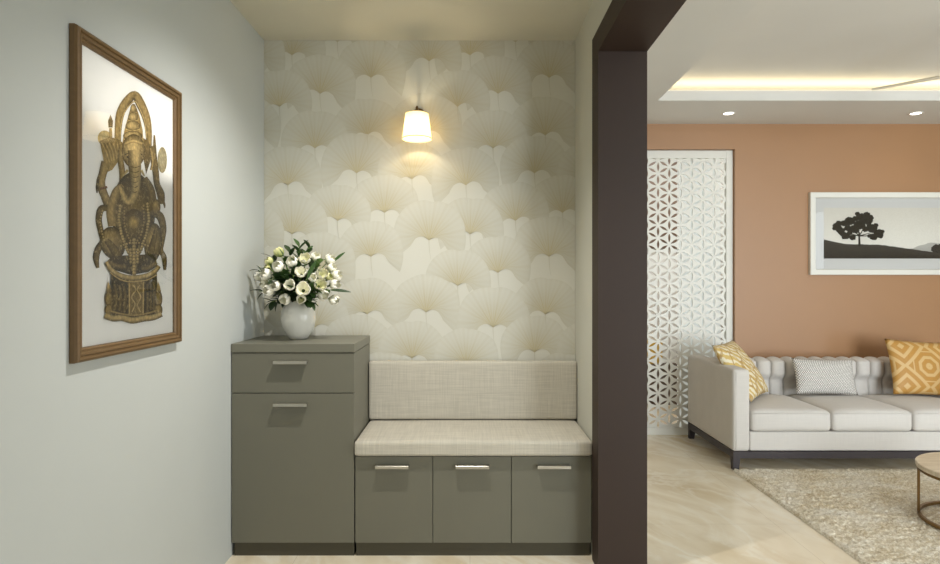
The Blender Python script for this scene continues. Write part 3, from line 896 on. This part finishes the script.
sprig(277, 279, 'leaf_dark', 18, .055, .026, 'dark sprig behind the lower left pair of white tulips', rr=.165)
sprig(297, 266, 'leaf', 16, .050, .024, 'mid green sprig between the rounded white tulip and the cream open tulip', rr=.165)
sprig(312, 270, 'leaf_dark', 16, .052, .024, 'dark sprig right of the middle tulip', rr=.165)
sprig(294, 291, 'leaf_dark', 16, .050, .024, 'dark sprig left of the largest open tulip', rr=.16)
sprig(313, 289, 'leaf', 16, .050, .022, 'green sprig right of the largest open tulip', rr=.17)
sprig(272, 270, 'leaf', 14, .046, .020, 'green sprig under the yellowish buds on the left', rr=.175)
sprig(326, 288, 'leaf_dark', 14, .046, .020, 'dark sprig under the right hand cream tulip', rr=.165)
sprig(284, 258, 'leaf', 12, .044, .018, 'green sprig left of the rounded white tulip', rr=.175)
sprig(307, 294, 'leaf_dark', 12, .040, .018, 'dark sprig right below the largest open tulip', rr=.14)
sprig(272, 257, 'leaf_dark', 10, .045, .014, 'dark feathery sprig behind the yellowish buds', depth=3.05)
sprig(333, 262, 'leaf', 2, .075, .016, 'long pointed leaf rising at the upper right of the bouquet', Vector((.62, -.1, .55)), 'blade', depth=2.98)
sprig(329, 290, 'leaf_dark', 2, .105, .018, 'long pointed leaf lying level at the lower right of the bouquet', Vector((1, -.1, -.02)), 'blade', depth=2.92)
sprig(307, 279, 'leaf', 2, .10, .022, 'long green blade leaf rising diagonally from the middle of the bouquet', Vector((.4, -.25, .75)), 'blade', rr=.19)

# ------------------------------------------------------------------ lattice screen
YS = YW+.035
ls = thing('lattice_screen', 'white floor-to-head lattice screen of pierced petal flowers in the terracotta wall', 'screen', (LX0, YS, 0))
LW = LX1-LX0-.002; LH = LZ1-.003
mb = MB()
fw = .055
mb.box(.002, fw, 0, .04, 0, LH); mb.box(LW-fw, LW, 0, .04, 0, LH)
mb.box(fw, LW-fw, 0, .04, LH-.065, LH); mb.box(fw, LW-fw, 0, .04, 0, .06)
mb.build('frame', M['white_lacquer'], ls, bevel=.002, segs=1)
# pierced panel: triangular grid, each edge a lens shaped hole
a_ = .1075
colw = a_*math.sqrt(3)/2
x1p = LW-fw+.003; x0p = fw-.003; z0p = .057; z1p = LH-.062
gv = {}
bm = bmesh.new()
def V(x, z):
    k = (round(x, 5), round(z, 5))
    if k not in gv: gv[k] = bm.verts.new((x, .012, z))
    return gv[k]
def lens(A, B, steps=5):
    """points along A->B bulging to the left hand side (towards the triangle's inside)"""
    d = B-A; n = Vector((-d.y, d.x)).normalized(); pts = []
    for i in range(steps+1):
        s = .13+.74*i/steps
        pts.append(A+d*s+n*((.102*a_)*math.sin(PI*i/steps)))
    return pts
ncols = int((x1p-x0p)/colw)
xoff = x1p-.008-ncols*colw
cx_list = [xoff+i*colw for i in range(-1, ncols+2)]
nrow = int((z1p-z0p)/a_)+2
def clip(p): return Vector((min(max(p.x, x0p), x1p), min(max(p.y, z0p), z1p)))
def tri(A, B, C):
    pts = []
    for p, q in ((A, B), (B, C), (C, A)):
        pts.append(p); pts += lens(p, q)
    vs = []
    for p in pts:
        p = clip(p); v = V(p.x, p.y)
        if v not in vs: vs.append(v)
    if len(vs) >= 3:
        ar = 0
        for i in range(len(vs)):
            c1_, c2_ = vs[i].co, vs[(i+1) % len(vs)].co
            ar += c1_.x*c2_.z-c2_.x*c1_.z
        if abs(ar) > 1e-7:
            try: bm.faces.new(vs)
            except ValueError: pass
for i in range(len(cx_list)-1):
    for j in range(-1, nrow+1):
        xa, xb = cx_list[i], cx_list[i+1]
        oa = 0 if i % 2 == 0 else a_/2; ob = a_/2-oa
        za = z0p+.02+j*a_+oa; zb2 = z0p+.02+j*a_+ob
        A, A2, B, B2 = Vector((xa, za)), Vector((xa, za+a_)), Vector((xb, zb2)), Vector((xb, zb2+a_))
        if oa == 0:
            tri(A, B, A2); tri(A2, B, B2)
        else:
            tri(A, B, B2); tri(A, B2, A2)
me = bpy.data.meshes.new('lattice_panel'); bm.to_mesh(me); bm.free(); me.materials.append(M['white_lacquer'])
o = bpy.data.objects.new('lattice_panel', me); col.objects.link(o); o.parent = ls
sm = o.modifiers.new('solid', 'SOLIDIFY'); sm.thickness = .010; sm.offset = 0

# ------------------------------------------------------------------ sofa
SX0, SX1 = 1.775, 3.66
SYF, SYB = 4.115, 4.985
sofa = thing('sofa', 'three-seat ivory sofa with channel-tufted back on dark wood base', 'sofa', (SX0, SYF, 0))
SW, SD = SX1-SX0, SYB-SYF
AW = .117; ZA = .678
fb = MB()
fb.box(.004, SW-.004, .006, .030, .078, .124); fb.box(.004, SW-.004, SD-.03, SD-.006, .078, .124)
fb.box(.004, .030, .030, SD-.03, .078, .124); fb.box(SW-.03, SW-.004, .030, SD-.03, .078, .124)
fb.build('base_rail', M['sofa_leg'], sofa)
for lx in (.004, SW-.052):
    for ly in (.006, SD-.054):
        lg = MB()
        vs = []
        for z, ins in ((0, .010), (.078, 0)):
            ox = ins if lx > 1 else 0; ox2 = ins if lx < 1 else 0
            vs += [(lx+ox, ly+(ins if ly > .4 else 0), z), (lx+.048-ox2, ly+(ins if ly > .4 else 0), z), (lx+.048-ox2, ly+.048-(ins if ly < .4 else 0), z), (lx+ox, ly+.048-(ins if ly < .4 else 0), z)]
        lg.add(vs, [(0,3,2,1),(4,5,6,7),(0,1,5,4),(1,2,6,5),(2,3,7,6),(3,0,4,7)])
        lg.build('leg', M['sofa_leg'], sofa)
MB().box(AW+.001, SW-AW-.001, .012, SD-.27, .126, .257).build('seat_base', M['sofa'], sofa, bevel=.012, segs=3)
for x0, xx in ((0, .020), (SW-AW, SW-.020)):
    ar = soft_box(x0, x0+AW, 0, SD, .125, ZA, .022, (0, .004, .004), 14).build('arm', M['sofa'], sofa, smooth=True)
    MB().tube([(xx, -.001, .14), (xx, -.001, .66)], .0022, 6).build('welt', M['sofa'], ar, smooth=True)
# back rest with vertical channels
CHN = 15; bx0, bx1 = AW+.001, SW-AW-.001; cw = (bx1-bx0)/CHN
yb_f = 4.735-SYF
def back_fn(u, v):
    ci = min(CHN-1, int(u*CHN+1e-9)); q = u*CHN-ci
    sq = math.sin(PI/2*(2*q-1)); sq = .5*sq+.5*math.sin(PI/2*sq)
    x = bx0+cw*(ci+.5+.5*sq)
    ph = .50*math.sqrt(max(0, 1-sq*sq))+.50*math.sqrt(max(0, 1-abs(sq)**12))
    zt_ = ZA+.004
    if v < .6:
        z = .30+(zt_-.035-.30)*v/.6
        up = min(1, max(0, (z-.50)/.06))
        g = .036+.044*up
        y = yb_f+.03*(z-.30)+.032-g*ph
        y += .014*math.exp(-((z-.515)/.018)**2)*ph
    elif v > .9:
        s = (v-.9)/.1
        y = yb_f+.10+.012*s; z = zt_-(1-ph)*.05-.06*s
    else:
        a = (v-.6)/.3*PI*.5
        y0 = yb_f+.03*(zt_-.335)+.032-.080*ph
        y = y0+(yb_f+.10-y0)*(1-math.cos(a))
        z = zt_-.035+.035*math.sin(a)-(1-ph)*.050*math.sin(a)
    return (x, y, z)
mb = MB(); mb.grid(back_fn, CHN*22, 34)
mb.build('tufted_back', M['sofa'], sofa, smooth=True)
MB().box(AW+.001, SW-AW-.001, yb_f+.113, SD, .126, ZA-.034).build('back_frame', M['sofa'], sofa, bevel=.015, segs=3)
cwid = (SW-2*AW-.004)/3
for k in range(3):
    x0 = AW+.002+k*cwid
    cu = soft_box(x0+.003, x0+cwid-.003, -.006, yb_f-.02, .2575, .395, .030, (0, .006, .030), 14, .006, k*3.1).build('seat_cushion', M['sofa'], sofa, smooth=True)
    MB().tube([(x0+.02, -.010, .385), (x0+cwid*.5, -.0115, .3865), (x0+cwid-.02, -.010, .385)], .0025, 6).build('piping', M['sofa'], cu, smooth=True)

# throw pillows
def pillow_mb(w, h, th, pinch=.10):
    mb = MB()
    def side(sg):
        def fn(u, v):
            a, b = (u-.5)*2, (v-.5)*2
            f = max(0, (1-abs(a)**2.4))**.55*max(0, (1-abs(b)**2.4))**.55
            kx = 1-pinch*(1-b*b)*.55*abs(a)**2; kz = 1-pinch*(1-a*a)*.55*abs(b)**2
            wr = .004*noise.noise(Vector((a*2.4, b*2.4, sg*3)))*f
            return (a*w/2*kx, sg*(th/2*f+wr), b*h/2*kz)
        return fn
    mb.grid(side(-1), 22, 22); mb.grid(side(1), 22, 22)
    return mb
def pillow(name, label, mat, w, h, th, pos, eul, edge=None):
    mb = pillow_mb(w, h, th)
    o = mb.build(name, mat, smooth=True, weld=True)
    o.location = pos; o.rotation_euler = eul
    tag(o, label, 'pillow', 'throw pillows on the sofa')
    return o
# gold geometric
t = NT('gold_geometric_fabric'); v = t.coord()
sx = t.n('ShaderNodeSeparateXYZ'); t.l(v, sx.inputs[0])
ax = t.math('ABSOLUTE', t.math('SUBTRACT', t.math('MODULO', t.math('ADD', sx.outputs['X'], 1.04+.17), .34), .17))
az = t.math('ABSOLUTE', t.math('SUBTRACT', t.math('MODULO', t.math('ADD', sx.outputs['Z'], .90+.15), .30), .15))
dia = t.math('ADD', ax, az); mxx = t.math('MAXIMUM', ax, az)
octo = t.math('MAXIMUM', t.math('MULTIPLY', dia, .72), mxx)
w1 = t.math('SINE', t.math('MULTIPLY', octo, 120.0))
w2 = t.math('SINE', t.math('MULTIPLY', dia, 86.0))
sel = t.math('GREATER_THAN', octo, .115)
ww = t.math('ADD', t.math('MULTIPLY', w1, t.math('SUBTRACT', 1.0, sel)), t.math('MULTIPLY', w2, sel))
f = t.math('MULTIPLY', t.math('ADD', ww, .1), 1.6, True)
nn = t.noise(t.coord((200, 200, 200)), 1.0, 2)
cg = t.mix(nn, srgb(168, 118, 52), srgb(196, 150, 78))
cc = t.mix(t.math('MULTIPLY', f, .5), cg, srgb(224, 200, 150))
M['gold_fabric'] = t.pbr(cc, .5, bump=nn, bstr=.2, bdist=.002, spec=.4)
# yellow leafy
t = NT('yellow_leaf_fabric'); v = t.coord()
vo = t.n('ShaderNodeTexVoronoi', feature='DISTANCE_TO_EDGE'); vo.inputs['Scale'].default_value = 14; t.l(t.coord((1, 1, .55), (0, .7, 0)), vo.inputs['Vector'])
wv = t.wave(t.coord((1, 1, 1), (0, .9, 0)), 7, 'X', 5.0, 2.0)
f = t.math('MULTIPLY', t.math('SUBTRACT', wv, .35), 4, True)
cc = t.mix(f, srgb(208, 180, 112), srgb(232, 222, 196))
f2 = t.math('LESS_THAN', vo.outputs['Distance'], .07)
cc = t.mix(t.math('MULTIPLY', f2, .75), cc, srgb(178, 142, 84))
M['yellow_fabric'] = t.pbr(cc, .7, bump=t.noise(v, 300, 2), bstr=.1, bdist=.002, spec=.3)
# grey/white
t = NT('grey_chevron_fabric')
wa = t.wave(t.coord((1, 1, 1), (0, .6, 0)), 28, 'X', 1.8, 3.0); wb2 = t.wave(t.coord((1, 1, 1), (0, -.6, 0)), 28, 'X', 1.2, 3.0)
f = t.math('MULTIPLY', wa, wb2)
cc = t.mix(t.math('MULTIPLY', f, 2.2, True), srgb(138, 132, 126), srgb(240, 237, 232))
M['grey_fabric'] = t.pbr(cc, .85, bump=f, bstr=.2, bdist=.002, spec=.2)

pillow('throw_pillow', 'yellow and ivory leaf-patterned pillow leaning on the left arm of the sofa', M['yellow_fabric'], .52, .46, .14, (2.0, 4.50, .628), (-.62, 0, .90))
pillow('throw_pillow', 'small grey and white patterned lumbar pillow in the middle of the sofa', M['grey_fabric'], .48, .27, .12, (2.665, 4.585, .56), (-.28, .03, .06))
pillow('throw_pillow', 'gold geometric pillow at the right of the sofa', M['gold_fabric'], .56, .42, .14, (3.41, 4.575, .625), (-.30, .06, .05))

# ------------------------------------------------------------------ rug
t = NT('beige_shag_pile'); v = t.coord()
n1 = t.noise(t.coord((1.6, 2.4, 1)), 2.2, 4, .6, .6); n2 = t.noise(v, 42, 4, .75); n3 = t.noise(v, 80, 2, .7)
cc = t.ramp(n1, [(.34, srgb(214, 196, 162)), (.5, srgb(236, 225, 202)), (.64, srgb(246, 240, 226))])
cc = t.mix(t.math('MULTIPLY', t.math('SUBTRACT', n2, .48), 3.5, True), cc, srgb(170, 152, 128))
cc = t.mix(t.math('MULTIPLY', t.math('SUBTRACT', n3, .42), 4.0, True), t.mix(.32, cc, srgb(150, 132, 104)), t.mix(.6, cc, srgb(250, 245, 232)))
M['rug'] = t.pbr(cc, .95, bump=n3, bstr=.6, bdist=.006, spec=.05)
RX0, RX1, RY0, RY1 = 1.765, 4.5, 1.1, 4.105
nx, ny = 270, 300
vs, fs = [], []
rr_ = random.Random(3)
for j in range(ny+1):
    for i in range(nx+1):
        x, y = (RX1-RX0)*i/nx, (RY1-RY0)*j/ny
        e = 1.0 if 0 < i < nx and 0 < j < ny else 0
        z = (.013+rr_.uniform(-.006, .006)+.003*noise.noise(Vector((x*9, y*9, 0))))*e
        jx = rr_.uniform(-.003, .003)
        vs.append((x+jx, y+rr_.uniform(-.003, .003), max(.0005, z)))
for j in range(ny):
    for i in range(nx):
        a = j*(nx+1)+i; fs.append((a, a+1, a+nx+2, a+nx+1))
mb = MB(); mb.v = [Vector(p) for p in vs]; mb.f = fs
o = mb.build('rug', M['rug'], smooth=True, loc=(RX0, RY0, 0.0005))
tag(o, 'mottled beige shag rug on the floor in front of the sofa', 'rug')

# ------------------------------------------------------------------ coffee table
CTX, CTY, CTR = 2.685, 3.12, .33
ct = thing('coffee_table', 'round coffee table with pale top and brass ring frame on the rug', 'table', (CTX, CTY, .020))
t = NT('pale_travertine'); v = t.coord()
n = t.noise(t.coord((2, 7, 1)), 3, 5, .6, .8)
M['ct_top'] = t.pbr(t.ramp(n, [(.3, srgb(200, 184, 160)), (.55, srgb(222, 208, 186)), (.75, srgb(232, 222, 204))]), .3)
zt2 = .290
MB().lathe([(0, zt2-.026), (CTR-.003, zt2-.026), (CTR, zt2-.022), (CTR, zt2-.004), (CTR-.004, zt2), (0, zt2)], 72, cap=False).build('tabletop', M['ct_top'], ct, smooth=False)
mb = MB(); rr1 = CTR-.008
mb.lathe([(rr1-.012, zt2-.042), (rr1, zt2-.042), (rr1, zt2-.0265), (rr1-.012, zt2-.0265), (rr1-.012, zt2-.042)], 72, cap=False)
mb.build('top_ring', M['brass'], ct)
mb = MB(); mb.lathe([(rr1-.014, .001), (rr1, .001), (rr1, .018), (rr1-.014, .018), (rr1-.014, .001)], 72, cap=False)
mb.build('base_ring', M['brass'], ct)
for k in range(4):
    a = math.radians(146)+k*PI/2
    mtx = Matrix.Rotation(a, 4, 'Z')
    MB().box(rr1-.0135, rr1-.0005, -.009, .009, .018, zt2-.042, mtx).build('leg', M['brass'], ct)

# ------------------------------------------------------------------ framed landscape print
PX0, PX1 = 2.79, 4.29
pz0, pz1 = 1.328, 2.006
fp = thing('framed_tree_print', 'wide white-framed print of a lone dark tree on the terracotta wall', 'picture', ((PX0+PX1)/2, YW-.002, pz0))
hw2, hh2 = (PX1-PX0)/2, pz1-pz0
prof2 = [(0, 0), (0, .028), (.004, .032), (.040, .032), (.044, .028), (.048, .010), (.048, 0)]
mb = MB(); vs = []; fs = []; n = len(prof2)
for (sx_, zc, dz) in ((-1, 0, 1), (1, 0, 1), (1, hh2, -1), (-1, hh2, -1)):
    for (d, h) in prof2: vs.append((sx_*(hw2-d), -h, zc+dz*d))
for k in range(4):
    for i in range(n-1):
        a, b = k*n+i, ((k+1) % 4)*n+i; fs.append((a, b, b+1, a+1))
mb.add(vs, fs); mb.build('frame', M['white_lacquer'], fp)
M['mat_grey'] = m_paint('grey_mount_board', srgb(200, 198, 194), .85, .01, .1)
MB().box(-hw2+.045, hw2-.045, -.004, -.001, .045, hh2-.045).build('mount', M['mat_grey'], fp)
MB().add_quad([(-hw2+.047,-.0115,.047),(hw2-.047,-.0115,.047),(hw2-.047,-.0115,hh2-.047),(-hw2+.047,-.0115,hh2-.047)]).build('glass', M['glass'], fp, recalc=False)
# the print: sky, distant hills, near dark slope and tree as flat ink shapes
ix0, ix1 = X_(823.3, YW)-(PX0+PX1)/2, hw2-.12
iz0, iz1 = Z_(258.6, YW)-pz0, Z_(207.9, YW)-pz0
J = Ink(); J.k = 0
def jp(x, z): return (x, -.0042-J.k*.00003, z)
def jpoly(pts, c):
    J.k += 1; o = len(J.v)
    for i, p in enumerate(pts):
        J.v.append(jp(*p)); J.c.append(c[i] if isinstance(c, list) else c)
    J.f.append(tuple(range(o, o+len(pts))))
skyt, skyb = srgb(212, 207, 196), srgb(232, 229, 220)
jpoly([(ix0, iz0), (ix1, iz0), (ix1, iz1), (ix0, iz1)], [skyb, skyb, skyt, skyt])
def strip(fz, c_top, c_bot, nseg=60, z0=iz0):
    J.k += 1; o = len(J.v)
    for i in range(nseg+1):
        x = ix0+(ix1-ix0)*i/nseg
        J.v.append(jp(x, fz(x))); J.c.append(c_top); J.v.append(jp(x, z0)); J.c.append(c_bot)
    for i in range(nseg): J.f.append((o+2*i, o+2*i+1, o+2*i+3, o+2*i+2))
tx = lambda px: X_(px, YW)-(PX0+PX1)/2
tz = lambda py: Z_(py, YW)-pz0
def hill(x):
    s = (x-tx(900))/.5
    return tz(252)+.075*math.exp(-((x-tx(935))/.22)**2)+.012*noise.noise(Vector((x*14, 0, 0)))
strip(hill, srgb(184, 181, 174), srgb(170, 167, 160))
def slope(x):
    px = CX+(x+(PX0+PX1)/2)/YW*F
    if px < 845: y = 239.5+(px-823)*.21
    elif px < 880: y = 244.1+(px-845)*.02
    else: y = 244.8+(px-880)*.14
    return tz(min(y, 252.5))+.004*noise.noise(Vector((x*30, 3, 0)))
strip(slope, srgb(62, 58, 54), srgb(38, 34, 32))
def jblob(px, py, r, c, seed):
    J.k += 1; o = len(J.v); n_ = 36; rnd = random.Random(seed)
    J.v.append(jp(tx(px), tz(py))); J.c.append(c)
    for i in range(n_):
        a = 2*PI*i/n_; q = r*(1+.28*noise.noise(Vector((math.cos(a)*2.2+seed, math.sin(a)*2.2, seed)))+rnd.uniform(-.08, .08))
        J.v.append(jp(tx(px+q*math.cos(a)*1.1), tz(py+q*math.sin(a)*.85))); J.c.append(c)
    for i in range(n_): J.f.append((o, o+1+i, o+1+(i+1) % n_))
dt = srgb(26, 24, 22)
def jline(p, q, w0, w1):
    d = Vector((tx(q[0])-tx(p[0]), tz(q[1])-tz(p[1]))); nn_ = Vector((-d.y, d.x)).normalized()
    A, B = Vector((tx(p[0]), tz(p[1]))), Vector((tx(q[0]), tz(q[1])))
    jpoly([tuple(A+nn_*w0), tuple(A-nn_*w0), tuple(B-nn_*w1), tuple(B+nn_*w1)], dt)
jline((859, 246.5), (858.6, 232), .010, .006)
for q in ((850, 227), (845, 233), (866, 224), (870, 233), (857, 222), (876, 236)): jline((858.7, 236), q, .005, .002)
for i, (px, py, r) in enumerate([(836.5, 226, 4), (840, 230.5, 4), (843, 223.5, 3.6), (849, 221.5, 5), (847.5, 228, 3.6), (854, 229.5, 4.4), (861, 217.5, 5), (859, 225, 5.6), (867, 221, 4.8), (871, 228.5, 5), (878, 233, 4.4), (873, 237, 3.8), (845, 236, 4), (852, 237.5, 3.2), (866, 215, 3.6), (880, 236, 2.8), (838, 223, 2.6), (857, 213.8, 2.4), (834, 228.5, 2.2), (865, 229, 3.4), (849, 233, 2.6), (842, 234.5, 2.6), (870, 217.5, 3), (875, 225.5, 2.6), (881.5, 231.5, 2.2), (869, 236, 2.4), (855, 218.5, 2.8)]):
    jblob(px, py, r, dt, i*1.7+1)
for i, (px, py, r) in enumerate([(936, 249, 5), (945, 247, 7)]): jblob(px, py, r, srgb(52, 48, 46), 40+i)
J.build('landscape_image', M['ink_plain'], fp)

# ------------------------------------------------------------------ recessed downlights and fan
M['led'] = m_emit('white_downlight_lens', srgb(255, 248, 236), 6)
for i, (x, lab) in enumerate(((1.995, 'small round recessed ceiling downlight above the lattice screen'), (3.44, 'small round recessed ceiling downlight above the framed tree print'))):
    d = thing('recessed_downlight', lab, 'light', (x, 4.706, ZL), group='recessed downlights over the sofa')
    MB().lathe([(.050, -.0005), (.050, -.004), (.040, -.005), (.036, -.0005), (.050, -.0005)], 36, cap=False).build('trim_ring', M['white_lacquer'], d, smooth=True)
    MB().lathe([(0, -.001), (.036, -.001), (.036, -.003), (0, -.003)], 36, cap=False).build('lens', M['led'], d)
fan = thing('ceiling_fan', 'pale ceiling fan under the tray ceiling, one slim blade in view at right', 'fan', (2.80, 3.20, ZT))
M['fan'] = m_paint('pale_fan_enamel', srgb(236, 230, 212), .4, .01, .5)
zf = 2.405-ZT
MB().lathe([(0, 0), (.065, 0), (.06, -.03), (.02, -.05), (0, -.05)], 32, cap=False).build('canopy', M['fan'], fan, smooth=True)
MB().tube([(0, 0, -.045), (0, 0, zf+.06)], .012, 12).build('rod', M['fan'], fan, smooth=True)
MB().lathe([(0, .07), (.05, .065), (.10, .03), (.105, -.02), (.07, -.05), (0, -.055)], 32, (0, 0, zf), cap=False).build('motor', M['fan'], fan, smooth=True)
a0 = math.atan2(.40, -.43)
for k in range(3):
    a = a0+k*2*PI/3
    mb = MB()
    def bl(u, v, s):
        q = (u-.5)*2; r = .09+.497*v; w = .030-.020*v
        if v > .96: w *= .8
        return Vector((r, q*w, zf+.003*s+.002*q))
    vs = []; nv = 14
    mb.grid(lambda u, v: bl(u, v, 1), 4, nv); mb.grid(lambda u, v: bl(u, v, -1), 4, nv)
    mtx = Matrix.Rotation(a, 3, 'Z'); mb.v = [mtx @ p for p in mb.v]
    mb.build('blade', M['fan'], fan, smooth=False)

# ------------------------------------------------------------------ lights
def area(name, loc, rot, sx, sy, power, c=(1, 1, 1), spread=None):
    l = bpy.data.lights.new(name, 'AREA'); l.shape = 'RECTANGLE'; l.size = sx; l.size_y = sy
    l.energy = power; l.color = c
    if spread: l.spread = spread
    o = bpy.data.objects.new(name, l); o.location = loc; o.rotation_euler = rot; col.objects.link(o); return o
def spot(name, loc, power, c, angle, blend=.6, r=.03, rot=(0, 0, 0)):
    l = bpy.data.lights.new(name, 'SPOT'); l.energy = power; l.color = c; l.spot_size = angle; l.spot_blend = blend; l.shadow_soft_size = r
    o = bpy.data.objects.new(name, l); o.location = loc; o.rotation_euler = rot; col.objects.link(o); return o
def point(name, loc, power, c, r=.02):
    l = bpy.data.lights.new(name, 'POINT'); l.energy = power; l.color = c; l.shadow_soft_size = r
    o = bpy.data.objects.new(name, l); o.location = loc; col.objects.link(o); return o
day = (.86, .94, 1.0); warm = (1.0, .80, .52)
area('window_daylight', (XE-.02, (wy0+wy1)/2, (wz0+wz1)/2), (0, PI/2, 0), wz1-wz0, wy1-wy0, 75, day)
area('front_daylight_fill', (3.35, YF+.05, 1.25), (PI/2, 0, math.radians(-6)), 2.6, 2.1, 105, day, math.radians(100))  # added daylight from the front for the living room
area('living_fill', ((TX0+TX1)/2, 2.2, ZT-.02), (0, 0, 0), 2.4, 2.4, 13, (1.0, .97, .93))  # unseen soft fill added under the tray to brighten the living room
area('foyer_fill', (-.15, YF+.05, 1.0), (PI/2, 0, 0), 1.3, 1.8, 5, day)  # weak fill added behind the camera; the front wall has no opening
spot('foyer_downlight', (-.15, 2.2, 2.54), 120, (1.0, .97, .91), math.radians(122), 1.0, .022, (math.radians(7), math.radians(12), 0))
point('sconce_bulb', (LXc, LYc, zb_+.058), 1.6, (1.0, .84, .58), .010)
area('cove_far', ((TX0+TX1)/2, TY1+.16, ZL+.06), (PI, 0, 0), TX1-TX0+.3, .06, 5.5, (1.0, .84, .54))
area('cove_left', (TX0-.16, (TY0+TY1)/2, ZL+.06), (PI, 0, 0), .06, TY1-TY0+.3, 3.0, (1.0, .84, .54))
area('cove_right', (TX1+.16, (TY0+TY1)/2, ZL+.06), (PI, 0, 0), .06, TY1-TY0+.3, 3.0, (1.0, .84, .54))
for i, x in enumerate((1.995, 3.44)):
    spot('downlight', (x, 4.706, ZL-.012), 3, (1, .93, .82), math.radians(120), 1.0, .04)
# unseen fill lights added in the niche to brighten the lattice holes
area('niche_fill', (1.95, 5.6, 2.70), (0, 0, 0), .5, .4, 24, (1, .97, .92))
point('niche_partition_fill', (1.95, 5.28, .6), 0.0, (1, 1, 1), .1)

w = bpy.data.worlds.new('world'); scene.world = w; w.use_nodes = True
bg = w.node_tree.nodes['Background']; bg.inputs['Color'].default_value = (.75, .88, 1.0, 1); bg.inputs['Strength'].default_value = .6
try:
    scene.cycles.use_denoising = True
    scene.cycles.denoiser = 'OPENIMAGEDENOISE'
    scene.cycles.max_bounces = 8
    scene.cycles.diffuse_bounces = 5
    scene.cycles.transparent_max_bounces = 12
except Exception: pass
